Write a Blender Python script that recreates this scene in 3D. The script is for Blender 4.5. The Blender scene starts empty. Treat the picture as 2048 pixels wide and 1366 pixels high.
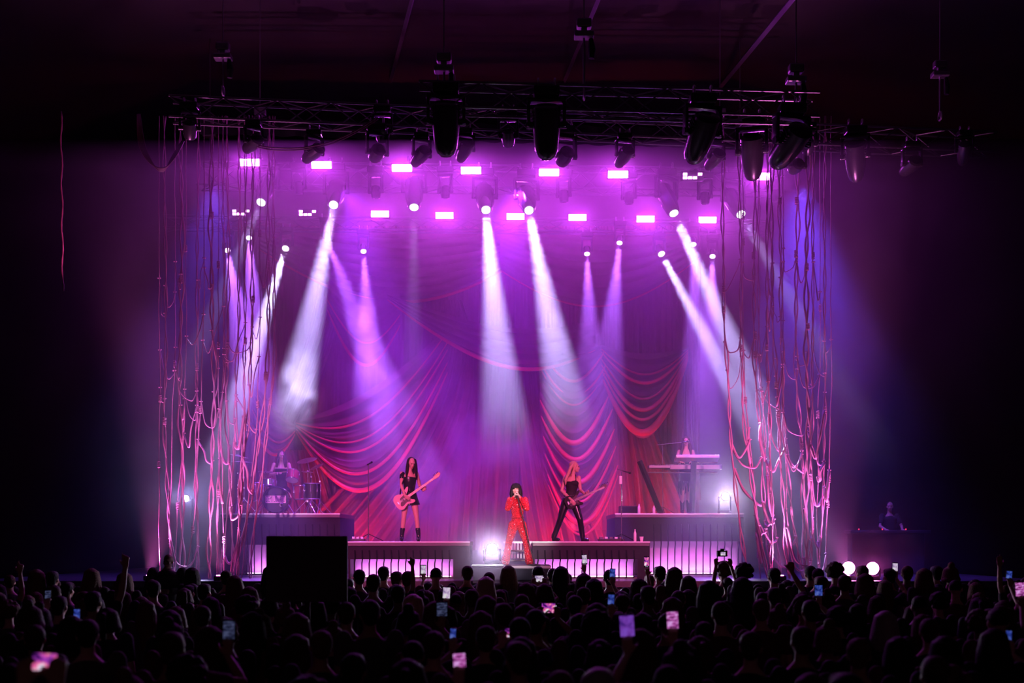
import bpy, bmesh, math, random
from mathutils import Vector, Matrix, Quaternion
from math import pi, sin, cos, radians

scene = bpy.context.scene
col = scene.collection
V = Vector

# ------------------------------------------------------------------ camera
F = 2400.0          # focal length in pixels of the 2048 x 1366 frame
CZ = 2.3            # camera height
HOR = 1080.0        # horizon row
def P(px, py, D):   # the point seen at (px, py) at depth D
    return V(((px-1024)/F*D, D, CZ+(HOR-py)/F*D))

cam_d = bpy.data.cameras.new('camera')
cam = bpy.data.objects.new('camera', cam_d); col.objects.link(cam)
cam.location = (0, 0, CZ); cam.rotation_euler = (pi/2, 0, 0)
cam_d.sensor_width = 36; cam_d.lens = F/2048*36
cam_d.shift_y = (HOR-683)/2048
cam_d.clip_end = 200
cam_d.dof.use_dof = True; cam_d.dof.focus_distance = 24.5; cam_d.dof.aperture_fstop = 1.6
scene.camera = cam

# ------------------------------------------------------------------ light and exposure
scene.view_settings.view_transform = 'Standard'
scene.view_settings.look = 'None'
scene.view_settings.exposure = 0.0
scene.view_settings.gamma = 1.0
scene.view_settings.use_curve_mapping = False
scene.cycles.use_denoising = True
scene.cycles.max_bounces = 4
scene.cycles.diffuse_bounces = 2
scene.cycles.glossy_bounces = 2
scene.cycles.transmission_bounces = 2
scene.cycles.volume_bounces = 0
scene.cycles.sample_clamp_indirect = 4
scene.cycles.sample_clamp_direct = 0
scene.cycles.volume_step_rate = 4.0
scene.cycles.volume_max_steps = 64

world = bpy.data.worlds.new('world'); scene.world = world
world.use_nodes = True
bg = world.node_tree.nodes['Background']
bg.inputs[0].default_value = (1.0, 0.45, 0.55, 1); bg.inputs[1].default_value = 0.012

def lamp(name, kind, loc, target, energy, color, parent=None, **kw):
    # (SPOT for washes, DISK AREA lamps with a narrow spread for the hard beams)
    d = bpy.data.lights.new(name, kind); d.energy = energy; d.color = color
    for k, v in kw.items(): setattr(d, k, v)
    o = bpy.data.objects.new(name, d); col.objects.link(o)
    o.location = loc
    if target is not None:
        o.rotation_euler = (V(target)-V(loc)).to_track_quat('-Z', 'Y').to_euler()
    return o

# front-of-house lamps and added fills, hung behind and above the camera
lamp('front_spot_singer', 'SPOT', (3.5, -0.6, 9.0), P(1036, 1050, 24), 44000, (1.0, 0.66, 0.76), spot_size=radians(4.4), spot_blend=0.6, shadow_soft_size=0.15)
lamp('front_wash_stage', 'SPOT', (-6, -0.6, 10.0), P(810, 1000, 27), 38000, (1.0, 0.12, 0.42), spot_size=radians(13.5), spot_blend=0.5, shadow_soft_size=0.3)
lamp('front_wash_stage', 'SPOT', (7, -0.6, 10.0), P(1215, 1000, 27), 38000, (1.0, 0.12, 0.42), spot_size=radians(13.5), spot_blend=0.5, shadow_soft_size=0.3)

lamp('drum_fill', 'SPOT', (-6, -0.6, 10.0), P(565, 965, 28.3), 28000, (0.85, 0.38, 1.0), spot_size=radians(5.5), spot_blend=0.5, shadow_soft_size=0.1)  # added fill that brightens the drum kit
lamp('keys_fill', 'SPOT', (7, -0.6, 10.0), P(1372, 950, 28), 16000, (1.0, 0.35, 0.8), spot_size=radians(4.5), spot_blend=0.5, shadow_soft_size=0.1)  # added fill on the keyboard player
lamp('rope_fill', 'SPOT', (7, -0.6, 10.0), P(1590, 1010, 24.3), 15000, (0.85, 0.62, 1.0), spot_size=radians(4.2), spot_blend=0.9, shadow_soft_size=0.1)  # added fill that whitens the foot of the right ropes
lamp('rope_fill', 'SPOT', (-6, -0.6, 10.0), P(415, 1030, 24.3), 9000, (0.85, 0.62, 1.0), spot_size=radians(4.2), spot_blend=0.9, shadow_soft_size=0.1)  # same added fill for the left ropes

# ------------------------------------------------------------------ materials
M = {}
def mat(name, color, rough=0.6, metal=0.0, emit=None, estr=0.0, spec=0.5, bump=None, noise=None, sheen=0.0):
    m = bpy.data.materials.new(name); m.use_nodes = True
    nt = m.node_tree; b = nt.nodes['Principled BSDF']
    b.inputs['Base Color'].default_value = (*color, 1)
    b.inputs['Roughness'].default_value = rough
    b.inputs['Metallic'].default_value = metal
    b.inputs['Specular IOR Level'].default_value = spec
    if sheen: b.inputs['Sheen Weight'].default_value = sheen
    if emit is not None:
        b.inputs['Emission Color'].default_value = (*emit, 1); b.inputs['Emission Strength'].default_value = estr
    if bump or noise:
        tc = nt.nodes.new('ShaderNodeTexCoord'); n = nt.nodes.new('ShaderNodeTexNoise')
        nt.links.new(tc.outputs['Object'], n.inputs['Vector'])
        n.inputs['Scale'].default_value = (bump or noise)[0]; n.inputs['Detail'].default_value = 4
        if bump:
            bp = nt.nodes.new('ShaderNodeBump'); bp.inputs['Strength'].default_value = bump[1]; bp.inputs['Distance'].default_value = 0.02
            nt.links.new(n.outputs['Fac'], bp.inputs['Height']); nt.links.new(bp.outputs['Normal'], b.inputs['Normal'])
        if noise:
            r = nt.nodes.new('ShaderNodeMix'); r.data_type = 'RGBA'
            r.inputs[6].default_value = (*color, 1); r.inputs[7].default_value = (*[c*noise[1] for c in color], 1)
            nt.links.new(n.outputs['Fac'], r.inputs[0]); nt.links.new(r.outputs[2], b.inputs['Base Color'])
    M[name] = m
    return m

# ------------------------------------------------------------------ mesh helpers
class MB:
    def __init__(s, origin=(0, 0, 0)):
        s.v = []; s.f = []; s.o = V(origin)
    def add(s, vs, fs):
        n = len(s.v); s.v += [V(v) for v in vs]; s.f += [tuple(i+n for i in f) for f in fs]
        return s
    def box(s, c, size, rot=None):
        c = V(c); hx, hy, hz = size[0]/2, size[1]/2, size[2]/2
        vs = [V((x, y, z)) for x in (-hx, hx) for y in (-hy, hy) for z in (-hz, hz)]
        if rot is not None: vs = [rot @ v for v in vs]
        return s.add([v+c for v in vs], [(0, 1, 3, 2), (4, 6, 7, 5), (0, 4, 5, 1), (2, 3, 7, 6), (0, 2, 6, 4), (1, 5, 7, 3)])
    def bbox(s, c, size, b=0.01, rot=None):      # box with chamfered edges
        bm = bmesh.new(); bmesh.ops.create_cube(bm, size=1)
        for v in bm.verts: v.co = V((v.co.x*size[0], v.co.y*size[1], v.co.z*size[2]))
        bmesh.ops.bevel(bm, geom=bm.edges[:], offset=b, segments=2, affect='EDGES', profile=0.5)
        s.bm(bm, Matrix.Translation(V(c)) @ (rot.to_matrix().to_4x4() if isinstance(rot, Quaternion) else (rot.to_4x4() if rot is not None else Matrix())))
        return s
    def bm(s, bm, mtx=Matrix()):
        bm.verts.ensure_lookup_table()
        s.add([mtx @ v.co for v in bm.verts], [tuple(v.index for v in f.verts) for f in bm.faces]); bm.free()
        return s
    def rings(s, pts, rads, seg=8, cap=True, up=None):
        pts = [V(p) for p in pts]; n = len(pts); base = len(s.v)
        t0 = (pts[1]-pts[0]).normalized()
        a = t0.orthogonal().normalized() if up is None else (V(up)-t0*V(up).dot(t0)).normalized()
        prev = t0
        for i, p in enumerate(pts):
            t = (pts[min(i+1, n-1)]-pts[max(i-1, 0)])
            t = t.normalized() if t.length > 1e-9 else prev
            a = (prev.rotation_difference(t) @ a); a = (a-t*a.dot(t)).normalized(); prev = t
            b = t.cross(a); r = rads[i]
            ra, rb = r if isinstance(r, (tuple, list)) else (r, r)
            for k in range(seg):
                th = 2*pi*k/seg
                s.v.append(p+a*(cos(th)*ra)+b*(sin(th)*rb))
        for i in range(n-1):
            for k in range(seg):
                k2 = (k+1) % seg
                s.f.append((base+i*seg+k, base+i*seg+k2, base+(i+1)*seg+k2, base+(i+1)*seg+k))
        if cap:
            s.f.append(tuple(base+k for k in reversed(range(seg)))); s.f.append(tuple(base+(n-1)*seg+k for k in range(seg)))
        return s
    def cyl(s, p0, p1, r, r1=None, seg=8):
        return s.rings([p0, p1], [r, r if r1 is None else r1], seg)
    def tube(s, pts, r, seg=6):
        return s.rings(pts, [r]*len(pts) if not isinstance(r, list) else r, seg)
    def ball(s, c, r, seg=12, ring=8, rot=None):
        c = V(c); r = r if isinstance(r, (tuple, list)) else (r, r, r); base = len(s.v)
        R = (lambda v: rot @ v) if rot is not None else (lambda v: v)
        s.v.append(c+R(V((0, 0, r[2]))))
        for i in range(1, ring):
            ph = pi*i/ring
            for k in range(seg):
                th = 2*pi*k/seg
                s.v.append(c+R(V((r[0]*sin(ph)*cos(th), r[1]*sin(ph)*sin(th), r[2]*cos(ph)))))
        s.v.append(c+R(V((0, 0, -r[2])))); last = len(s.v)-1
        for k in range(seg):
            k2 = (k+1) % seg
            s.f.append((base, base+1+k, base+1+k2))
            s.f.append((last, base+1+(ring-2)*seg+k2, base+1+(ring-2)*seg+k))
            for i in range(ring-2):
                s.f.append((base+1+i*seg+k, base+1+(i+1)*seg+k, base+1+(i+1)*seg+k2, base+1+i*seg+k2))
        return s
    def torus(s, c, R, r, axis=(0, 0, 1), seg=24, a0=0, a1=2*pi, sub=6):
        c = V(c); q = V((0, 0, 1)).rotation_difference(V(axis).normalized())
        pts = [c+q @ V((R*cos(a0+(a1-a0)*i/seg), R*sin(a0+(a1-a0)*i/seg), 0)) for i in range(seg+1)]
        return s.tube(pts, r, sub)
    def prism(s, outline, y0, y1, mtx=None):     # outline: (x, z) pairs, extruded along y
        n = len(outline)
        vs = [V((x, y0, z)) for x, z in outline]+[V((x, y1, z)) for x, z in outline]
        if mtx is not None: vs = [mtx @ v for v in vs]
        fs = [tuple(range(n)), tuple(reversed(range(n, 2*n)))]+[(i, i+n, (i+1) % n+n, (i+1) % n) for i in range(n)]
        return s.add(vs, fs)
    def mesh(s, name, m, smooth=False):
        me = bpy.data.meshes.new(name)
        me.from_pydata([v-s.o for v in s.v], [], s.f); me.update()
        bm = bmesh.new(); bm.from_mesh(me); bmesh.ops.recalc_face_normals(bm, faces=bm.faces[:]); bm.to_mesh(me); bm.free()
        if m is not None: me.materials.append(M[m] if isinstance(m, str) else m)
        if smooth:
            me.polygons.foreach_set('use_smooth', [True]*len(me.polygons))
            if smooth is not True: me.set_sharp_from_angle(angle=radians(smooth))
        return me
    def build(s, name, m, parent=None, smooth=False, loc=None):
        o = bpy.data.objects.new(name, s.mesh(name, m, smooth)); col.objects.link(o)
        if parent is not None: o.parent = parent
        o.location = loc if loc is not None else (s.o if parent is None else (0, 0, 0))
        return o

def fused(parts, name, m, voxel=0.012, smooth=6, decim=None):
    """one continuous skin over the shapes in PARTS (an MB), returned as a mesh"""
    tmp = bpy.data.objects.new('tmp', parts.mesh('tmp', None)); col.objects.link(tmp)
    r = tmp.modifiers.new('r', 'REMESH'); r.mode = 'VOXEL'; r.voxel_size = voxel; r.use_smooth_shade = True
    if smooth:
        sm = tmp.modifiers.new('s', 'SMOOTH'); sm.factor = 0.5; sm.iterations = smooth
    if decim:
        dc = tmp.modifiers.new('d', 'DECIMATE'); dc.ratio = decim
    dg = bpy.context.evaluated_depsgraph_get(); dg.update()
    me = bpy.data.meshes.new_from_object(tmp.evaluated_get(dg)); me.name = name
    bpy.data.objects.remove(tmp)
    me.materials.clear(); me.materials.append(M[m] if isinstance(m, str) else m)
    me.polygons.foreach_set('use_smooth', [True]*len(me.polygons))
    return me
def link(name, me, parent=None, loc=(0, 0, 0)):
    o = bpy.data.objects.new(name, me); col.objects.link(o); o.parent = parent; o.location = loc
    return o
def tag(o, label, cat, group=None, kind=None):
    o['label'] = label; o['category'] = cat
    if group: o['group'] = group
    if kind: o['kind'] = kind
    return o
def thing(name, label, cat, loc=(0, 0, 0), rotz=0, group=None):
    o = bpy.data.objects.new(name, None); col.objects.link(o); o.empty_display_size = 0.2
    o.location = loc; o.rotation_euler = (0, 0, rotz)
    return tag(o, label, cat, group)
def struct(o):
    o['kind'] = 'structure'; return o
def copy_tree(o, parent=None):
    c = o.copy(); col.objects.link(c); c.parent = parent
    for ch in o.children: copy_tree(ch, c)
    return c
def smoothpath(pts, n=6):
    """Catmull-Rom through pts"""
    pts = [V(p) for p in pts]; out = []
    for i in range(len(pts)-1):
        p0 = pts[max(i-1, 0)]; p1 = pts[i]; p2 = pts[i+1]; p3 = pts[min(i+2, len(pts)-1)]
        for k in range(n):
            t = k/n
            out.append(0.5*((2*p1)+(p2-p0)*t+(2*p0-5*p1+4*p2-p3)*t*t+(3*p1-p0-3*p2+p3)*t**3))
    out.append(pts[-1]); return out
HAZE = 0.062
# ------------------------------------------------------------------ materials of the place
mat('black_wall', (0.045, 0.035, 0.040), 0.95, bump=(3, 0.3))
mat('floor_mat', (0.05, 0.045, 0.05), 0.5)
mat('ceiling_mat', (0.05, 0.045, 0.05), 0.95)
mat('steel_beam', (0.16, 0.14, 0.18), 0.7)
mat('stage_deck', (0.06, 0.055, 0.065), 0.35, bump=(30, 0.1))
mat('black_paint', (0.012, 0.011, 0.014), 0.5)
mat('black_gloss', (0.01, 0.01, 0.012), 0.18)
mat('black_cloth', (0.014, 0.011, 0.02), 0.95)
mat('velvet', (0.17, 0.006, 0.026), 0.5, sheen=0.15, bump=(60, 0.15))
mat('hem_highlight_red', (0.75, 0.03, 0.05), 0.35)  # brighter red for hems and painted fold highlights
mat('alu', (0.62, 0.60, 0.64), 0.28, metal=0.9)
mat('black_metal', (0.06, 0.055, 0.065), 0.24, metal=0.6)
mat('fascia_panel', (0.30, 0.25, 0.34), 0.8)
mat('rope_mat', (0.46, 0.22, 0.34), 0.5, bump=(90, 0.5))

# ------------------------------------------------------------------ room
W0, W1, Y0, Y1, ZC = -17, 17, -1.0, 38, 15
struct(MB().box((0, (Y0+Y1)/2, -0.1), (W1-W0+1, Y1-Y0, 0.2)).build('floor', 'floor_mat'))
struct(MB().box((0, (Y0+Y1)/2, ZC+0.1), (W1-W0+1, Y1-Y0, 0.2)).build('ceiling', 'ceiling_mat'))
struct(MB().box((0, Y1+0.1, ZC/2), (W1-W0+1, 0.2, ZC)).build('wall_back', 'black_wall'))
struct(MB().box((W0-0.1, (Y0+Y1)/2, ZC/2), (0.2, Y1-Y0, ZC)).build('wall_left', 'black_wall'))
struct(MB().box((W1+0.1, (Y0+Y1)/2, ZC/2), (0.2, Y1-Y0, ZC)).build('wall_right', 'black_wall'))
# roof struts
for n, (a, b) in enumerate((((832, -30, 26), (782, 95, 33)), ((1600, -20, 24), (1430, 118, 34)), ((1205, -20, 25), (1130, 90, 33)))):
    p, q = P(*a), P(*b); p.z = min(p.z, ZC-0.05); q.z = min(q.z, ZC-0.05)
    o = MB().rings([p, q], [(0.09, 0.05), (0.09, 0.05)], 4, up=(0, 0, 1)).build('trim_%d' % (n+1), 'steel_beam'); struct(o)

# ------------------------------------------------------------------ stage
SD = 1.49                        # deck height
stage = MB().box((0, 29.6, SD-0.06), (21.5, 12.0, 0.12)).build('stage_floor', 'stage_deck'); struct(stage)
o = struct(MB().box((0, 23.7, (SD-0.12)/2), (21.5, 0.06, SD-0.12)).build('stage_front_wall', 'black_cloth'))

# ------------------------------------------------------------------ haze over the stage
hz = bpy.data.materials.new('haze'); hz.use_nodes = True
nt = hz.node_tree; nt.nodes.clear()
out = nt.nodes.new('ShaderNodeOutputMaterial'); vs_ = nt.nodes.new('ShaderNodeVolumeScatter')
vs_.inputs['Color'].default_value = (0.93, 0.80, 1.0, 1); vs_.inputs['Anisotropy'].default_value = 0.6
tc = nt.nodes.new('ShaderNodeTexCoord'); mp = nt.nodes.new('ShaderNodeMapping'); mp.inputs['Scale'].default_value = (1, 1, 0.8)
nz = nt.nodes.new('ShaderNodeTexNoise'); nz.inputs['Scale'].default_value = 0.42; nz.inputs['Detail'].default_value = 3.0; nz.inputs['Distortion'].default_value = 0.6
mr = nt.nodes.new('ShaderNodeMapRange'); mr.inputs[1].default_value = 0.35; mr.inputs[2].default_value = 0.7; mr.inputs[3].default_value = HAZE*0.55; mr.inputs[4].default_value = HAZE*1.9
nt.links.new(tc.outputs['Object'], mp.inputs[0]); nt.links.new(mp.outputs[0], nz.inputs['Vector']); nt.links.new(nz.outputs['Fac'], mr.inputs[0])
# haze density shaped to darken the low stage edge and the sides
sx_ = nt.nodes.new('ShaderNodeSeparateXYZ'); fy = nt.nodes.new('ShaderNodeMapRange'); fz = nt.nodes.new('ShaderNodeMapRange')
for n_, a_, b_ in ((fy, 24.5, 29.0), (fz, 3.6, 6.2)): n_.inputs[1].default_value = a_; n_.inputs[2].default_value = b_; n_.inputs[3].default_value = 0.17; n_.inputs[4].default_value = 1.12
mx_ = nt.nodes.new('ShaderNodeMath'); mx_.operation = 'MAXIMUM'; ml_ = nt.nodes.new('ShaderNodeMath'); ml_.operation = 'MULTIPLY'
nt.links.new(tc.outputs['Object'], sx_.inputs[0]); nt.links.new(sx_.outputs['Y'], fy.inputs[0]); nt.links.new(sx_.outputs['Z'], fz.inputs[0])
nt.links.new(fy.outputs[0], mx_.inputs[0]); nt.links.new(fz.outputs[0], mx_.inputs[1]); nt.links.new(mx_.outputs[0], ml_.inputs[0]); nt.links.new(mr.outputs[0], ml_.inputs[1])
ab = nt.nodes.new('ShaderNodeMath'); ab.operation = 'ABSOLUTE'; fx = nt.nodes.new('ShaderNodeMapRange'); m3 = nt.nodes.new('ShaderNodeMath'); m3.operation = 'MULTIPLY'
fx.inputs[1].default_value = 7.0; fx.inputs[2].default_value = 10.5; fx.inputs[3].default_value = 1.0; fx.inputs[4].default_value = 0.22
nt.links.new(sx_.outputs['X'], ab.inputs[0]); nt.links.new(ab.outputs[0], fx.inputs[0]); nt.links.new(fx.outputs[0], m3.inputs[0]); nt.links.new(ml_.outputs[0], m3.inputs[1])
nt.links.new(m3.outputs[0], vs_.inputs['Density'])
nt.links.new(vs_.outputs[0], out.inputs['Volume']); M['haze'] = hz
hp = [(22.3, 1.55), (36.9, 1.55), (36.9, 10.75), (25.35, 10.75), (25.35, 10.12), (22.3, 9.75)]
hz_o = MB().add([(x, y, z) for x in (-12, 12) for y, z in hp], [(0, 1, 2, 3, 4, 5), (11, 10, 9, 8, 7, 6)]+[(i, (i+1) % 6, (i+1) % 6+6, i+6) for i in range(6)]).build('haze', 'haze', loc=(0, 0, 0)); tag(hz_o, 'thin purple-lit haze hanging over the whole stage', 'haze', kind='stuff')

def smoke(label, c, r, dens, scale):
    m = bpy.data.materials.new('smoke'); m.use_nodes = True; nt = m.node_tree; nt.nodes.clear()
    out = nt.nodes.new('ShaderNodeOutputMaterial'); v = nt.nodes.new('ShaderNodeVolumeScatter'); v.inputs['Color'].default_value = (0.96, 0.92, 1, 1); v.inputs['Anisotropy'].default_value = 0.4
    tc = nt.nodes.new('ShaderNodeTexCoord'); n = nt.nodes.new('ShaderNodeTexNoise'); n.inputs['Scale'].default_value = scale; n.inputs['Detail'].default_value = 4; n.inputs['Distortion'].default_value = 0.8
    mp = nt.nodes.new('ShaderNodeMapping'); mp.inputs['Scale'].default_value = (1/r[0], 1/r[1], 1/r[2]); g = nt.nodes.new('ShaderNodeTexGradient'); g.gradient_type = 'SPHERICAL'
    mr = nt.nodes.new('ShaderNodeMapRange'); mr.inputs[1].default_value = 0.44; mr.inputs[2].default_value = 0.62; mr.inputs[3].default_value = 0.04; mr.inputs[4].default_value = 1.0
    m1 = nt.nodes.new('ShaderNodeMath'); m1.operation = 'MULTIPLY'; m2 = nt.nodes.new('ShaderNodeMath'); m2.operation = 'MULTIPLY'; m2.inputs[1].default_value = dens
    L = nt.links.new; L(tc.outputs['Object'], n.inputs['Vector']); L(tc.outputs['Object'], mp.inputs[0]); L(mp.outputs[0], g.inputs[0]); L(n.outputs['Fac'], mr.inputs[0]); L(mr.outputs[0], m1.inputs[0]); L(g.outputs['Fac'], m1.inputs[1]); L(m1.outputs[0], m2.inputs[0]); L(m2.outputs[0], v.inputs['Density']); L(v.outputs[0], out.inputs['Volume'])
    M['_smoke'] = m; s = MB(); s.ball((0, 0, 0), r, 24, 16); o = s.build('smoke', '_smoke'); o.location = c; tag(o, label, 'smoke', kind='stuff')
smoke('pale smoke drifting between the bassist and the singer', P(905, 960, 28.6), (3.0, 2.2, 2.6), 0.95, 0.9)
smoke('billow of white smoke at the end of the left white beam', P(588, 810, 23.4), (0.8, 0.9, 1.25), 1.3, 3.0)
smoke('thin smoke over the left swag above the bass player', P(780, 760, 29.0), (2.0, 1.5, 2.0), 0.6, 1.0)
smoke('faint smoke beside the right centre beam', P(1130, 850, 25.0), (0.8, 1.0, 1.0), 0.5, 1.8)

# black border that masks the rig's upper edge
bo = MB(); top = [P(396, 236, 25.3), P(1650, 262, 25.3)]; bot = [P(396, 268, 25.3), P(1650, 303, 25.3)]
for i in range(121):
    u = i/120; dy = 0.05*sin(u*150)
    for q in (top, bot): p = q[0].lerp(q[1], u); bo.v.append(p+V((0, dy, 0)))
for i in range(120): bo.f.append((2*i, 2*i+2, 2*i+3, 2*i+1))
bo.o = bo.v[0].copy(); tag(bo.build('border_curtain', 'black_cloth', smooth=True), 'narrow black border cloth hung across behind the front truss', 'curtain')

# ------------------------------------------------------------------ curtain
def pleat(t): return abs(sin(pi*t))
def swag(a, b, sag0, sag1, drop_a, drop_b, folds, D, depth=0.16, skew=0.0, nu=48):
    """cloth hung between pixels a and b: upper edge sags sag0 px, lower edge sag1 px; ends are drop_a / drop_b px tall"""
    s = MB(); nv = folds*8
    rnd = random.Random(int(a[0]*7+b[1])); offs = [rnd.uniform(0.7, 1.3) for _ in range(folds+1)]
    for j in range(nv+1):
        v = j/nv
        k = v*folds; w = offs[min(int(k), folds)]
        for i in range(nu+1):
            u = i/nu
            uu = u+skew*sin(pi*u)*(0.5)
            x = a[0]+(b[0]-a[0])*uu
            env = sin(pi*u)**0.7 if 0 < u < 1 else 0
            y = (a[1]+drop_a*v)*(1-u)+(b[1]+drop_b*v)*u+(sag0+(sag1-sag0)*v)*4*u*(1-u)*(0.85+0.15*sin(pi*u))
            d = D-(0.03+depth*w*pleat(k))*(0.25+0.75*env)-0.15*env
            s.v.append(P(x, y+3*env*sin(k*6.28), d))
    for j in range(nv):
        for i in range(nu):
            q = j*(nu+1)+i; s.f.append((q, q+1, q+nu+2, q+nu+1))
    return s
def panel(xt, xb, yt, yb, folds, D, amp=0.10, bow=0.0, seed=1, nz=24, yb2=None):
    """gathered cloth hanging from (xt[0]..xt[1], yt) to (xb[0]..xb[1], yb)"""
    s = MB(); rnd = random.Random(seed); nu = folds*8
    ph = [rnd.uniform(-0.8, 0.8) for _ in range(6)]
    for j in range(nz+1):
        v = j/nz
        for i in range(nu+1):
            u = i/nu
            wob = 0.035*sin(9*u+ph[0]+2.2*v)+0.02*sin(23*u+ph[1]-3*v)
            x = (xt[0]+(xt[1]-xt[0])*u)*(1-v)+(xb[0]+(xb[1]-xb[0])*u)*v+bow*sin(pi*v*0.5)*(1-v)*2
            yy = yt+((yb if yb2 is None else yb+(yb2-yb)*u)-yt)*v
            f = u*folds*2*pi+wob*30
            d = D-amp*(0.5+0.5*sin(f))**1.6*(0.5+0.7*v)-0.05*sin(2.3*f+ph[2])
            s.v.append(P(x, yy, d))
    for j in range(nz):
        for i in range(nu):
            q = j*(nu+1)+i; s.f.append((q, q+1, q+nu+2, q+nu+1))
    return s
cur = thing('backdrop_curtain', 'huge red draped velvet curtain with gathered swags behind the band', 'curtain', (0, 32.6, SD))
def cpart(name, s, m='velvet'):
    s.o = V(cur.location); o = s.build(name, m, cur, smooth=True)
    return o
cpart('curtain_panel', panel((448, 720), (440, 700), 452, 1100, 15, 32.4, 0.22, seed=2))
cpart('curtain_panel', panel((700, 1130), (660, 1120), 452, 1100, 24, 32.5, 0.2, seed=5, bow=10))
cpart('curtain_panel', panel((1100, 1402), (1110, 1398), 452, 1100, 20, 32.4, 0.22, seed=8))
cpart('curtain_panel', panel((880, 925), (560, 800), 600, 1095, 7, 31.9, 0.3, seed=11, bow=95))      # swept to the left
cpart('curtain_panel', panel((1030, 1110), (1060, 1215), 700, 1095, 7, 31.9, 0.3, seed=12, bow=-12))
cpart('curtain_panel', panel((1215, 1290), (1185, 1400), 800, 1060, 9, 31.9, 0.26, seed=13))
cpart('curtain_panel', panel((1366, 1384), (1366, 1402), 700, 1000, 3, 31.2, 0.3, seed=14))
cpart('curtain_panel', panel((560, 640), (600, 690), 900, 1095, 5, 31.9, 0.25, seed=15))
cpart('curtain_panel', panel((640, 700), (540, 600), 520, 870, 5, 31.7, 0.28, seed=16, bow=24))
cpart('swag', swag((520, 440), (1110, 452), 22, 118, 60, 20, 7, 31.5))
cpart('swag', swag((1000, 440), (1400, 455), 15, 85, 100, 60, 6, 31.3))
cpart('swag', swag((775, 588), (1190, 640), 40, 82, 12, 60, 4, 31.0, skew=0.12))
cpart('swag', swag((592, 842), (895, 655), 30, 172, 22, 90, 6, 31.2, 0.2, skew=-0.02))
cpart('swag', swag((655, 560), (800, 590), 20, 95, 60, 60, 4, 31.1, 0.12))
cpart('swag', swag((505, 760), (590, 850), 10, 50, 90, 20, 4, 31.0, 0.14))
cpart('swag', swag((1082, 665), (1208, 690), 15, 75, 60, 40, 3, 31.2, 0.2))
cpart('swag', swag((1080, 730), (1216, 730), 50, 94, 100, 85, 4, 31.1, 0.24))
cpart('swag', swag((1086, 850), (1228, 840), 70, 112, 110, 100, 5, 31.0, 0.24))
cpart('swag', swag((1203, 690), (1376, 694), 15, 142, 60, 25, 7, 31.1, 0.2))
# hems and fold highlights: bright red tubes paint the shine along the folds
def hem_highlight(a, b, sag, D, r=0.05, skew=0.0):
    pts = []; rs = []
    for i in range(41):
        u = i/40; env = sin(pi*u)**0.7 if 0 < u < 1 else 0
        x = a[0]+(b[0]-a[0])*(u+skew*sin(pi*u)*0.5)
        y = a[1]*(1-u)+b[1]*u+sag*4*u*(1-u)*(0.85+0.15*sin(pi*u))
        pts.append(P(x, y, D-0.05-0.2*env)); rs.append(0.012+r*env)
    s = MB(); s.tube(pts, rs, 8); return s
for a, b, sag, D, r, sk in (((520, 500), (1110, 472), 118, 31.5, 0.03, 0), ((1000, 540), (1400, 515), 85, 31.3, 0.015, 0), ((775, 600), (1190, 700), 82, 31.0, 0.04, 0.12), ((592, 864), (895, 745), 172, 31.2, 0.05, -0.02), ((592, 858), (895, 725), 150, 31.05, 0.03, -0.02), ((592, 852), (895, 700), 118, 31.0, 0.02, -0.02), ((592, 850), (895, 685), 104, 31.0, 0.015, -0.02), ((592, 846), (890, 670), 76, 31.0, 0.02, -0.02), ((655, 620), (800, 650), 95, 31.0, 0.03, 0), ((655, 600), (800, 630), 70, 31.0, 0.015, 0), ((505, 850), (590, 868), 50, 31.0, 0.03, 0), ((505, 820), (590, 862), 42, 31.0, 0.02, 0), ((1082, 700), (1208, 705), 60, 31.0, 0.03, 0), ((1081, 725), (1212, 730), 68, 31.0, 0.03, 0), ((1081, 738), (1212, 742), 70, 31.0, 0.015, 0), ((1080, 800), (1217, 792), 90, 30.9, 0.06, 0), ((1082, 832), (1225, 818), 94, 30.9, 0.055, 0), ((1086, 872), (1229, 858), 100, 30.8, 0.06, 0), ((1090, 908), (1232, 892), 104, 30.8, 0.03, 0), ((1095, 948), (1236, 930), 108, 30.8, 0.065, 0), ((1097, 970), (1236, 950), 110, 30.8, 0.02, 0), ((1203, 752), (1376, 718), 130, 31.0, 0.085, 0), ((1203, 740), (1376, 714), 112, 30.95, 0.03, 0), ((1203, 730), (1376, 710), 100, 30.95, 0.045, 0), ((1203, 718), (1376, 706), 86, 30.95, 0.02, 0), ((1203, 704), (1376, 704), 62, 30.9, 0.03, 0), ((1203, 698), (1376, 700), 50, 30.9, 0.015, 0)):
    cpart('hem_highlight', hem_highlight(a, b, sag, D, r, sk), 'hem_highlight_red')
# ------------------------------------------------------------------ trusses
mat('truss_metal', (0.16, 0.15, 0.17), 0.3, metal=0.9)
def truss(name, p0, p1, size, label, r=0.026, pitch=0.5, group=None):
    p0, p1 = V(p0), V(p1); t = thing(name, label, 'truss', p0, group=group)
    d = (p1-p0); L = d.length; d.normalize(); side = V((-d.y, d.x, 0)).normalized(); up = V((0, 0, 1))
    cs = [side*(sy*size/2)+up*(sz*size/2) for sy, sz in ((-1, -1), (1, -1), (1, 1), (-1, 1))]
    for c in cs: MB().cyl(c, c+d*L, r, seg=8).build('chord', 'truss_metal', t, smooth=40)
    lac = MB(); n = max(2, int(L/pitch))
    for k in range(4):
        a, b = cs[k], cs[(k+1) % 4]
        for i in range(n):
            q0, q1 = L*i/n, L*(i+1)/n
            if (i+k) % 2: lac.cyl(a+d*q0, b+d*q1, r*0.55, seg=5)
            else: lac.cyl(b+d*q0, a+d*q1, r*0.55, seg=5)
    lac.build('lacing', 'truss_metal', t, smooth=40)
    return t
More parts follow.
